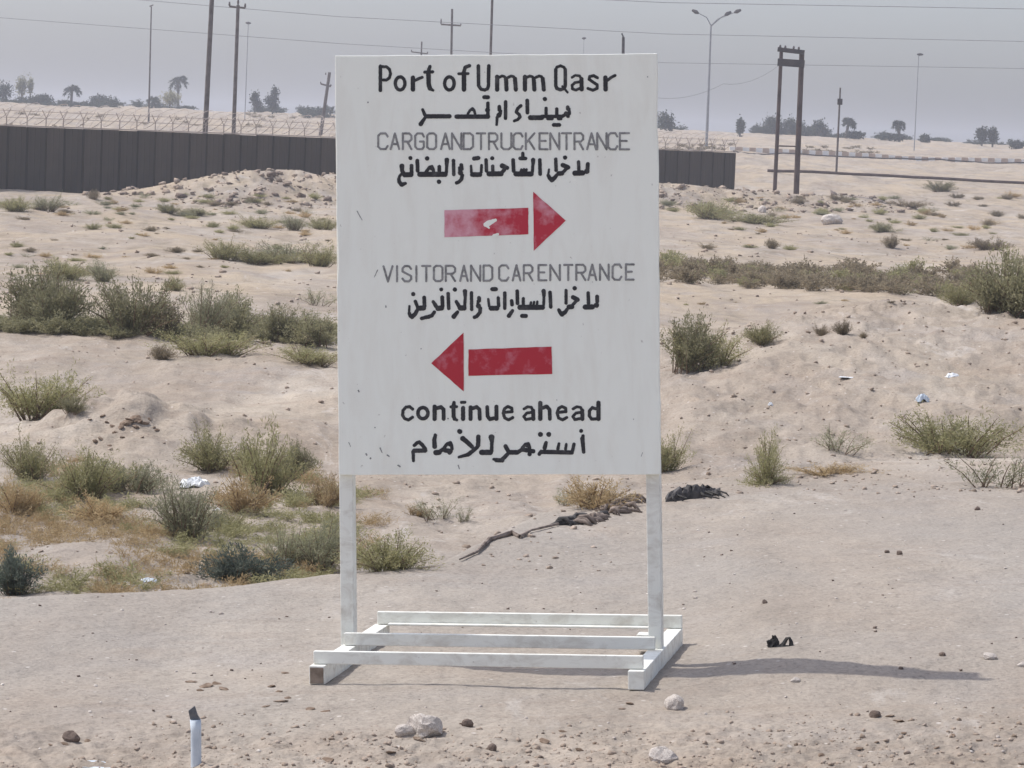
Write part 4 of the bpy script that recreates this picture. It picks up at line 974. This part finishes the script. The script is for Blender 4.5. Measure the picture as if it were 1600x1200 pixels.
def palm(px, Y, top, rpx, label, lean, seed, full=1.0):
    b0 = base_at(px - lean, Y); r = empty('palm_tree', b0); tag(r, label, 'palm tree'); t = at(px, top, Y) - b0; t.z -= .25
    m_ = MB(); m_.tube([(0, 0, -.3), (t.x * .3, 0, t.z * .5), tuple(t)], [.19, .15, .14], 8); m_.build('trunk', M['trunk'], r)
    rs = np.random.RandomState(seed); rad = rpx / FOC * Y; Q = []; T = []
    for i in range(int(26 * full)):
        a = rs.uniform(0, 2 * np.pi); el = rs.uniform(-.5, 1.2); pts = []
        for k in range(7):
            u = k / 6; hr = rad * u * math.cos(el * .6); z = rad * (math.sin(el) * u - .75 * u * u)
            pts.append(np.array([t.x + hr * math.cos(a), t.y + hr * math.sin(a), t.z + z]))
        for k in range(6):
            for q in range(6):
                P = pts[k] + (pts[k + 1] - pts[k]) * (q / 6); d = rs.normal(size=3) * .4 + (pts[k + 1] - pts[k]) / np.linalg.norm(pts[k + 1] - pts[k]); d /= np.linalg.norm(d)
                Q.append(leaf_quads(P[None], d[None], .42, .09, rs)); T.append([rs.rand()])
    quads_obj('crown', np.concatenate(Q), M['tree'], r, np.concatenate(T))
tree(4, 372, 127, 34, 'dark tree cut by the left edge of the skyline', [(0, 0, .6, .45, .38), (-.2, .1, .35, .5, .3)], 1)
tree(32, 400, 118, 22, 'pale thin leafless looking tree near the left edge', [(0, 0, .65, .4, .32)], 2, mat='grey')
tree(46, 400, 122, 10, 'very thin pale sapling right of the leafless looking tree', [(0, 0, .7, .3, .28)], 3, mat='grey')
tree(65, 378, 147, 34, 'dark round bushy tree between two palms on the left skyline', [(0, 0, .5, .5, .45)], 4)
palm(113, 372, 135, 13, 'ragged palm with a broken crown on the left skyline', 3, 5, .7)
tree(160, 378, 148, 44, 'broad rounded tree right of the ragged palm', [(-.1, 0, .5, .4, .42), (.25, 0, .35, .35, .3)], 6)
palm(240, 372, 152, 10, 'small bent palm touching the thin mast', 4, 7, .5)
tree(265, 372, 143, 34, 'round tree directly below the floating palm crown', [(0, 0, .55, .45, .42)], 8, mat='olive')
palm(279, 405, 121, 14, 'tallest palm, its crown floating above the round tree', 2, 9, 1)
tree(397, 372, 143, 16, 'left one of twin columnar trees beside the crossarm pole', [(0, 0, .7, .4, .28), (.2, 0, .4, .4, .2)], 10)
tree(425, 372, 133, 26, 'right, taller one of twin columnar trees beside the crossarm pole', [(.1, 0, .75, .25, .25), (-.2, 0, .45, .35, .2), (.1, 0, .4, .3, .3)], 11)
tree(500, 372, 165, 40, 'low bush tree at the foot of the leaning pole', [(0, 0, .45, .5, .4)], 12)
tree(1040, 340, 174, 30, 'tree peeping out right of the board above the wall', [(-.1, 0, .6, .45, .4), (.2, 0, .45, .3, .35)], 13)
tree(1157, 350, 186, 12, 'short stubby tree between lamp and double pole frame', [(0, 0, .6, .45, .42)], 14)
tree(1207, 372, 182, 30, 'tree behind the left leg of the double pole frame', [(0, 0, .6, .45, .4)], 15)
tree(1240, 372, 184, 36, 'tree between and behind the double frame poles', [(-.15, 0, .6, .35, .4), (.25, 0, .5, .3, .38)], 16)
tree(1280, 372, 188, 26, 'tree right of the double pole frame', [(0, 0, .6, .4, .4), (.3, 0, .35, .3, .25)], 17)
palm(1327, 350, 185, 9, 'leaning palm right of the slim box pole', 4, 18, .8)
tree(1337, 350, 206, 30, 'bush tree at the foot of the leaning palm', [(0, 0, .5, .5, .45)], 19)
palm(1404, 350, 190, 9, 'palm with drooping crown near the faint lamp pole', -2, 20, .8)
tree(1392, 350, 209, 44, 'wide bush tree around the foot of the drooping palm', [(-.1, 0, .5, .4, .42), (.25, 0, .5, .3, .4)], 21)
tree(1446, 350, 211, 14, 'small dark tree right of the faint lamp pole', [(0, 0, .5, .5, .45)], 22)
tree(1535, 350, 199, 20, 'left one of two close trees near the right edge of the skyline', [(0, 0, .6, .45, .4)], 23)
tree(1552, 350, 200, 16, 'right one of two close trees near the right edge of the skyline', [(0, 0, .6, .45, .4)], 24)
tree(1590, 345, 222, 20, 'dark tree at the right edge of the skyline', [(0, 0, .5, .5, .45)], 25)

# ------------------------------------------------------------------ stones, litter and debris
def rock_mesh(seed, sub=2, jag=.28, flat=.7):
    rs = np.random.RandomState(seed)
    t = (1 + 5 ** .5) / 2
    V = [(-1, t, 0), (1, t, 0), (-1, -t, 0), (1, -t, 0), (0, -1, t), (0, 1, t), (0, -1, -t), (0, 1, -t), (t, 0, -1), (t, 0, 1), (-t, 0, -1), (-t, 0, 1)]
    F = [(0, 11, 5), (0, 5, 1), (0, 1, 7), (0, 7, 10), (0, 10, 11), (1, 5, 9), (5, 11, 4), (11, 10, 2), (10, 7, 6), (7, 1, 8), (3, 9, 4), (3, 4, 2), (3, 2, 6), (3, 6, 8), (3, 8, 9), (4, 9, 5), (2, 4, 11), (6, 2, 10), (8, 6, 7), (9, 8, 1)]
    V = [np.array(v) / np.linalg.norm(v) for v in V]
    for _ in range(sub):
        c = {}; NF = []
        def mid(a, b):
            k_ = (min(a, b), max(a, b))
            if k_ not in c: v = V[a] + V[b]; c[k_] = len(V); V.append(v / np.linalg.norm(v))
            return c[k_]
        for a, b, d in F:
            x, y, z = mid(a, b), mid(b, d), mid(d, a); NF += [(a, x, z), (b, y, x), (d, z, y), (x, y, z)]
        F = NF
    V = np.array(V)
    for _ in range(9 if sub else 0):                     # cut facets
        d = rs.normal(size=3); d /= np.linalg.norm(d); lim = rs.uniform(.62, .9); q = V @ d; m_ = q > lim; V[m_] -= np.outer(q[m_] - lim, d)
    V = V + rs.normal(size=V.shape) * jag * (.12 if sub else .5)
    V[:, 2] *= flat
    return V, F
rocks = {}
def rock(px, base, w, h, mat, label, seed, name='stone', group=None, cat='stone'):
    p = hit(px, base); s = w / FOC * p.y / 2; k_ = (seed % 6, mat)
    if k_ not in rocks:
        V, F = rock_mesh(seed % 6); o = mesh_obj(name, V, F, M[mat]); rocks[k_] = o.data
    else: o = bpy.data.objects.new(name, rocks[k_]); col.objects.link(o)
    hz = h / FOC * p.y
    o.location = (p.x, p.y + s * .5, p.z + hz * .25); o.scale = (s, s * .8, hz * .9); o.rotation_euler.z = seed * 1.7
    tag(o, label, cat, group); return o
rock(662, 1150, 76, 44, 'stone', 'largest pale stone, in front of the board frame', 1)
rock(632, 1150, 34, 20, 'stone', 'small pale stone leaning on the left of the largest one', 2)
rock(1052, 1109, 42, 27, 'stone', 'pale pointed stone right of the front of the frame', 3)
rock(1036, 1192, 56, 27, 'stone', 'pale stone at the bottom edge below the pointed one', 4)
rock(1546, 1030, 30, 11, 'stone', 'flat pale stone near the tip of the long shadow', 5)
rock(1244, 1066, 19, 9, 'stone', 'small white stone below the middle of the long shadow', 0)
rock(1368, 1121, 24, 14, 'stone_dark', 'brown stone at the lower right, alone', 1)
rock(730, 1136, 20, 14, 'stone_dark', 'small dark stone right of the largest pale stone', 2)
rock(768, 1173, 20, 13, 'stone_dark', 'dark little stone near the bottom, right of the largest pale one', 3)
rock(1195, 943, 10, 7, 'stone_dark', 'tiny dark pebble on the flat above the long shadow', 4)
rock(1405, 867, 13, 8, 'stone_dark', 'small dark stone on the upper right flat', 5)
rock(1528, 797, 11, 7, 'stone_dark', 'small dark stone high on the right flat', 0)
rock(1408, 866 + 180, 10, 6, 'stone_dark', 'tiny brown stone touching the long shadow near its tip', 1)
rock(1472, 1025, 14, 7, 'stone_dark', 'brown pebble just above the tip of the long shadow', 3)
rock(110, 1158, 32, 18, 'stone_dark', 'dark brown clod at the lower left', 4, 'clod', None, 'clod')
rock(1300, 350, 36, 18, 'stone', 'white block on the far ground right of the board', 2)
rock(1190, 332, 18, 13, 'stone', 'whitish far stone below the double pole frame', 3)
rock(57, 834, 26, 12, 'clod', 'tan clod beside the straw bush in the left ditch', 5, 'clod', None, 'clod')
rock(1600, 1042, 22, 9, 'stone', 'pale stone cut by the right edge near the shadow tip', 0)
rock(1386, 860 + 4, 9, 5, 'stone_dark', 'speck of a stone beside the one on the upper right flat', 2)
# small dark clods crowning the debris hump
rc = random.Random(9); crust_q = []
for i, (px, py, w) in enumerate(((198, 661, 24), (210, 655, 20), (212, 666, 14), (226, 662, 16), (188, 668, 13), (176, 666, 10), (246, 672, 11), (158, 686, 12), (205, 657, 16), (218, 659, 14), (232, 655, 9), (168, 660, 11), (180, 676, 12), (192, 684, 9), (222, 684, 8), (170, 697, 10), (150, 690, 14), (140, 656, 8), (160, 650, 9), (240, 668, 7))):
    crust_q.append((px, py, w * 1.2, w * .8, 'dark broken clod on the debris hump in the left ditch', i + 60, 'clods on the debris hump'))
# pebbles
def pebble_field(name, n, rx, ry, smin, smax, mat, label, seed, cond=None):
    rs = np.random.RandomState(seed); base, F = rock_mesh(seed, 0, .3, .65); F = np.array(F)
    y = ry[0] + (ry[1] - ry[0]) * rs.rand(n) ** 1.3
    x = rs.uniform(-.19, .19, n) * y if rx is None else rs.uniform(rx[0], rx[1], n)
    if cond is not None: m_ = cond(x, y); x, y = x[m_], y[m_]
    n = len(x); s = smin * (smax / smin) ** (rs.rand(n) ** 2.6)
    a = rs.uniform(0, 6.28, n); c_, s_ = np.cos(a), np.sin(a)
    jit = 1 + .30 * rs.normal(size=(n, 12, 1))
    B = base[None] * jit
    X = x[:, None] + s[:, None] * (B[:, :, 0] * c_[:, None] - B[:, :, 1] * s_[:, None]); Y = y[:, None] + s[:, None] * (B[:, :, 0] * s_[:, None] + B[:, :, 1] * c_[:, None])
    Z = H(x, y)[:, None] + s[:, None] * (B[:, :, 2] + .2)
    co = np.stack([X, Y, Z], -1).reshape(-1, 3).astype(np.float32)
    f = (F[None] + (np.arange(n) * 12)[:, None, None]).reshape(-1, 3).astype(np.int32)
    me = bpy.data.meshes.new(name); me.vertices.add(len(co)); me.vertices.foreach_set('co', co.ravel()); me.loops.add(f.size); me.loops.foreach_set('vertex_index', f.ravel())
    me.polygons.add(len(f)); me.polygons.foreach_set('loop_start', np.arange(0, f.size, 3, dtype=np.int32)); me.materials.append(M[mat]); me.update(calc_edges=True)
    o = bpy.data.objects.new(name, me); col.objects.link(o); tag(o, label, 'pebbles', kind='stuff')
offsign = lambda x, y: ~((abs(x - .05) < .8) & (abs(y - 11.9) < .75))
pebble_field('pebbles', 9000, None, (8.6, 10.9), .0025, .013, 'clod', 'loose earth crumbs in the rough foreground', 41, lambda x, y: (fbm(x * 1.6, y * 1.6, 2, 3) > -.15) & (np.random.RandomState(1).rand(len(x)) < np.clip((11.1 - y) / 1.2, .12, 1)))
pebble_field('pebbles', 600, None, (8.8, 17), .003, .009, 'stone', 'small pale pebbles on the flat foreground', 42, offsign)
pebble_field('pebbles', 330, None, (8.8, 18), .003, .008, 'stone_dark', 'small dark pebbles on the flat foreground', 43, offsign)
pebble_field('pebbles', 2400, (.6, 6), (17.5, 31), .005, .022, 'clod', 'earth clods over the right mound', 44)
pebble_field('pebbles', 90, (.6, 6), (18, 31), .006, .018, 'stone_dark', 'dark clods over the right mound', 45)
pebble_field('pebbles', 1500, (-6, .6), (14.5, 32), .006, .025, 'clod', 'earth clods over the left ditch and bank', 46)
pebble_field('pebbles', 1800, (-14, 16), (33, 100), .015, .06, 'clod', 'clods scattered over the far sandy ground', 47)
pebble_field('pebbles', 200, (-14, 16), (33, 100), .015, .05, 'stone_dark', 'dark stones scattered over the far sandy ground', 48)
def onpile(x, y):
    dx = x - WALL_A[0]; dy = y - WALL_A[1]; al = dx * _wd[0] + dy * _wd[1]; pe = dx * _wd[1] - dy * _wd[0]; return (abs(pe - 7) < 4.5) & (al > 0) & (al < 44)
pebble_field('rubble', 9000, (-14, 16), (95, 136), .025, .15, 'clod', 'rubble clods on the spoil heaps before the wall', 49, onpile)
pebble_field('rubble', 1200, (-14, 16), (95, 136), .05, .16, 'stone_dark', 'dark rubble on the spoil heaps before the wall', 50, onpile)
pebble_field('rubble', 240, (-2.7, -1.15), (14.2, 15.2), .008, .028, 'stone', 'line of whitish rubble along the edge of the left ditch', 51, lambda x, y: abs(y - 14.45 - .25 * np.sin(x * 3)) < .2)

# litter
def crumple(px, base, w, h, label, seed, mat='white_scrap', name='plastic_scrap', cat='litter', flat=False):
    p = hit(px, base); rs = np.random.RandomState(seed); n = 9; V = []; F = []
    s = w / FOC * p.y; hz = h / FOC * p.y
    for side in (0, 1):
        for j in range(n):
            for i in range(n):
                u, v = i / (n - 1) - .5, j / (n - 1) - .5; r = math.hypot(u, v) * 2; k_ = max(0, 1 - r * r * .9)
                rimw = 1 - .25 * abs(math.sin(3 * math.atan2(v, u) + seed))
                V.append((u * s * rimw, v * s * .8 * rimw, hz * .60 * (k_ ** .4 if not flat else .4) * (.55 + .6 * rs.rand()) * (1 if side else 1) - (.004 if side == 0 else 0)))
    for side in (0, 1):
        for j in range(n - 1):
            for i in range(n - 1):
                a = side * n * n + j * n + i; q = (a, a + 1, a + n + 1, a + n); F.append(q if side else q[::-1])
    ring = [i for i in range(n)] + [j * n + n - 1 for j in range(1, n)] + [(n - 1) * n + i for i in range(n - 2, -1, -1)] + [j * n for j in range(n - 2, 0, -1)]
    for a, b in zip(ring, ring[1:] + ring[:1]): F.append((a, b, b + n * n, a + n * n))
    o = mesh_obj(name, V, F, M[mat]); o.location = (p.x, p.y + s * .3, p.z + .003); o.rotation_euler.z = rs.uniform(-.4, .4); tag(o, label, cat); return o
crumple(303, 762, 52, 24, 'crumpled white plastic bag between bushes in the left ditch', 1, name='plastic_bag')
crumple(1490, 590, 24, 12, 'bright white oval scrap high on the right mound', 2)
crumple(1442, 628, 24, 20, 'greyish white crumpled bag below the oval scrap on the mound', 3, 'pvc', 'plastic_bag')
crumple(1327, 592, 32, 8, 'long thin white scrap on the middle of the mound', 4, flat=True)
crumple(1204, 634, 9, 8, 'tiny white scrap on the left slope of the mound', 5)
crumple(1451, 431, 11, 9, 'small white scrap lying in the brown scrub band', 6)
crumple(1350, 437, 18, 6, 'flat pale scrap in the middle of the brown scrub band', 7)
crumple(228, 822, 11, 10, 'small bright white scrap in the dry grass', 8)
crumple(338, 798, 14, 6, 'small white scrap right of the grey green ditch bush', 9)
crumple(192, 915, 26, 8, 'white scrap at the left end of the rubble line', 10)
crumple(232, 910, 30, 8, 'grey white scrap in the middle of the rubble line', 11, 'pvc')
crumple(310, 890, 14, 8, 'pale scrap near the right end of the rubble line', 12)
crumple(152, 1203, 84, 8, 'pale bluish sheet just entering the bottom edge at the left', 13, 'pvc', 'plastic_sheet', flat=True)
# black charred scrap in the shadow
p = hit(1218, 1010); r_ = empty('charred_scrap', (p.x, p.y, p.z)); tag(r_, 'black charred scrap with upright tatters on the long shadow', 'debris')
rs_ = random.Random(4); m_ = MB()
for i in range(9):
    a = rs_.uniform(-.040, -.008); h = rs_.uniform(.018, .046); y = rs_.uniform(-.015, .015); l = rs_.uniform(-.010, .010)
    m_.tube([(a, y, -.005), (a + l, y, h * .6), (a + l * 2.4, y + l, h)], [.011, .009, .003], 5)
for k_ in (0, .006):
    m_.tube([(.006, k_, 0), (.016, k_, .012), (.026, k_ * 2, .030), (.036, k_, .034), (.043, k_, .018), (.044, 0, 0)], [.010, .008, .006, .005, .008, .010], 5)
m_.build('tatter', M['black_scrap'], r_)
V, F = rock_mesh(3, 1, .5, .5); o = mesh_obj('body', V * np.array([.05, .025, .014]), F, M['black_scrap'], r_)
# torn rubber strip
p0 = hit(1040, 783); p1 = hit(1125, 772); c0 = (p0 + p1) / 2; r_ = empty('tyre_strip', c0); tag(r_, 'torn black tyre strip lying on the crest right of the board', 'debris')
V = []; F = []; n = 22; rs_ = random.Random(6)
for i in range(n):
    t = i / (n - 1); c = p0.lerp(p1, t) - c0; arch = math.sin(math.pi * min(1, t * 1.15)) ** .6 if t < .87 else .15
    for j in range(7):
        a = j / 6 * math.pi; rr_ = (.035 + .04 * arch) * (1 + rs_.uniform(-.18, .18))
        V.append((c.x, c.y - math.cos(a) * .06, c.z + math.sin(a) * rr_ - .006))
for i in range(n - 1):
    for j in range(6):
        if rs_.random() > .06: a = i * 7 + j; F.append((a, a + 7, a + 8, a + 1))
o = mesh_obj('tread', V, F, M['rubber'], r_); sm_ = o.modifiers.new('t', 'SOLIDIFY'); sm_.thickness = .008
m_ = MB()
for i in range(8):
    t = rs_.uniform(.1, 1); c = p0.lerp(p1, t) - c0; m_.tube([(c.x, c.y - .05, c.z + .03), (c.x + rs_.uniform(0, .05), c.y - .09, c.z + .02), (c.x + rs_.uniform(.02, .12), c.y - .10, c.z + .005)], [.006, .005, .003], 4)
m_.build('frayed_cord', M['black_scrap'], r_)
# rags and rope trail under the board
trail = [(718, 878), (745, 866), (765, 846), (778, 842), (800, 836), (812, 842), (830, 832), (872, 822)]
P = [hit(x, y) + Vector((0, 0, .012)) for x, y in trail]; o0 = P[0].copy(); m_ = MB(); m_.tube([q - o0 for q in P], [.004, .007, .012, .011, .015, .010, .006, .007], 6)
o = m_.build('dusty_rope', M['rag'], None); o.location = o0; tag(o, 'twisted dusty rope trailing down the slope under the board', 'rope')
p = hit(930, 812); r_ = empty('rag_heap', p); tag(r_, 'heap of dark tattered rags under the board near its right post', 'debris')
rs_ = random.Random(14)
for nm, (xa, xb, ya, yb_), k_ in (('torn_cloth', (872, 945, 822, 806), 17), ('torn_cloth', (905, 990, 820, 795), 26), ('torn_cloth', (945, 992, 800, 784), 16)):
    m_ = MB()
    for i in range(k_):
        t = rs_.random(); q = hit(xa + (xb - xa) * t, ya + (yb_ - ya) * t) - p
        a = rs_.uniform(0, 3.1); L = rs_.uniform(.04, .10); dx, dy = math.cos(a) * L, math.sin(a) * L * .6; z = rs_.uniform(.006, .038)
        m_.tube([(q.x - dx, q.y - dy, q.z), (q.x - dx * .3, q.y - dy * .3, q.z + z), (q.x + dx * .4, q.y + dy * .4, q.z + z * .8), (q.x + dx, q.y + dy, q.z)], [.004, .012, .013, .004], 5)
    m_.build(nm, M['rag'] if k_ != 17 else M['rubber'], r_, True)
# dead twigs on the foreground
def twigs(px, py, wpx, label, seed, n=9):
    p = hit(px, py); s = wpx / FOC * p.y; rs_ = random.Random(seed); m_ = MB()
    for i in range(n):
        x = rs_.uniform(-.5, .5) * s; y = rs_.uniform(-.25, .25) * s; a = rs_.uniform(-.5, .5); L = rs_.uniform(.15, .4) * s
        z = gz(p.x + x, p.y + y) - p.z
        m_.tube([(x, y, z - .002), (x + L * .5 * math.cos(a), y + L * .5 * math.sin(a), z + rs_.uniform(.006, .02)), (x + L * math.cos(a), y + L * math.sin(a), z + .003)], [.0045, .0035, .0018], 5)
    o = m_.build('twigs', M['twig'], None); o.location = p; tag(o, label, 'twigs')
def crust(px, py, wpx, hpx, label, seed, grp):
    p = hit(px, py); V, F = rock_mesh(seed % 6 + 20, 1, .6, .35); s = wpx / FOC * p.y / 2
    V = V.copy(); V[:, 2] += .35 * (V[:, 0] * math.sin(seed) + V[:, 1] * -.6)
    o = mesh_obj('earth_crust', V * np.array([s, s * .7, hpx / FOC * p.y * .75]), F, M['crust']); o.location = (p.x, p.y, p.z + .001); o.rotation_euler.z = seed * 1.3
    tag(o, label, 'clod', grp)
for k_, (g_, lb, L) in enumerate((('crust lumps left of the frame', 'broken brown crust lump on the flat left of the frame', ((300, 1066, 26, 9), (322, 1072, 34, 10), (340, 1069, 20, 8), (312, 1079, 16, 6), (351, 1077, 26, 7))),
        ('crust lumps by the front left corner', 'broken crust lump beside the front left corner of the frame', ((424, 1073, 22, 10), (436, 1081, 14, 7), (446, 1052, 20, 6), (438, 1096, 30, 9), (416, 1104, 18, 6), (484, 1108, 24, 8), (508, 1112, 20, 6), (450, 1091, 16, 6))),
        ('crust lumps at the lower left', 'small dark crust lump around the brown clod at the lower left', ((98, 1163, 20, 9), (137, 1158, 16, 7), (80, 1165, 12, 7), (112, 1145, 12, 12))),
        ('crust lumps at the lower right', 'dry crust lump at the lower right of the flat', ((1404, 1127, 26, 9), (1390, 1119, 18, 7), (1370, 1160, 12, 7), (1340, 1170, 22, 8), (1283, 1180, 14, 7), (1530, 1157, 14, 8), (1463, 1169, 14, 8), (1488, 1150, 14, 7), (1412, 1146, 12, 6), (1244, 1165, 10, 12))),
        ('crust lumps in front of the frame', 'crust lump in the rough earth below the frame', ((726, 1130, 20, 9), (850, 1158, 26, 9), (880, 1144, 16, 7), (930, 1162, 14, 9), (655, 1156, 26, 12), (612, 1176, 22, 9), (512, 1188, 30, 16), (905, 1172, 16, 9), (985, 1100, 22, 8), (972, 1108, 14, 7))))):
    for j_, (x_, y_, w_, h_) in enumerate(L): crust(x_, y_, w_, h_, lb, k_ * 11 + j_, g_)
for q_ in crust_q: crust(*q_)
# broken pipe stub
p = hit(305, 1196); r_ = empty('pipe_stub', p); tag(r_, 'pale grey plastic pipe stub standing in the ground at the lower left', 'pipe')
mpx = p.y / FOC; m_ = MB(); m_.tube([(0, 0, -.06), (.003, 0, 0), (-.001, 0, 55 * mpx), (-.004, 0, 73 * mpx)], [8.6 * mpx, 8.4 * mpx, 8.4 * mpx, 8.8 * mpx], 20); m_.build('tube', M['pvc'], r_, True)
m_ = MB(); h0 = 73 * mpx + .0005; w = 8 * mpx
m_.add([(-.004 - w, -w * .3, h0), (-.004 + w, -w * .3, h0), (-.012 - w * .9, -w * .5, h0 + 14 * mpx), (-.012 + w * .9, -w * .5, h0 + 8 * mpx), (-.012 + w * .3, -w * .5, h0 + 22 * mpx),
        (-.004 - w, w * .5, h0), (-.004 + w, w * .5, h0), (-.012 - w * .9, w * .2, h0 + 14 * mpx), (-.012 + w * .9, w * .2, h0 + 8 * mpx), (-.012 + w * .3, w * .2, h0 + 22 * mpx)],
       [(0, 1, 3, 4, 2), (9, 8, 6, 5, 7), (0, 2, 7, 5), (2, 4, 9, 7), (4, 3, 8, 9), (3, 1, 6, 8), (1, 0, 5, 6)])
m_.build('torn_end', M['pvc_cut'], r_)

# ------------------------------------------------------------------ haze
b = MB(); b.box((-1300, -1300, -2.6), (1300, 1300, 14)); hz = b.build('haze', None)
m, nt, bs = nodemat('haze'); nt.nodes.remove(bs); pv = nt.nodes.new('ShaderNodeVolumePrincipled')
pv.inputs['Color'].default_value = (.86, .90, 1.0, 1); pv.inputs['Density'].default_value = .0007; pv.inputs['Anisotropy'].default_value = .3
nt.links.new(pv.outputs[0], nt.nodes['Material Output'].inputs['Volume']); hz.data.materials.append(m); hz['kind'] = 'stuff'; hz['label'] = 'thin pale dusty haze over the plain'
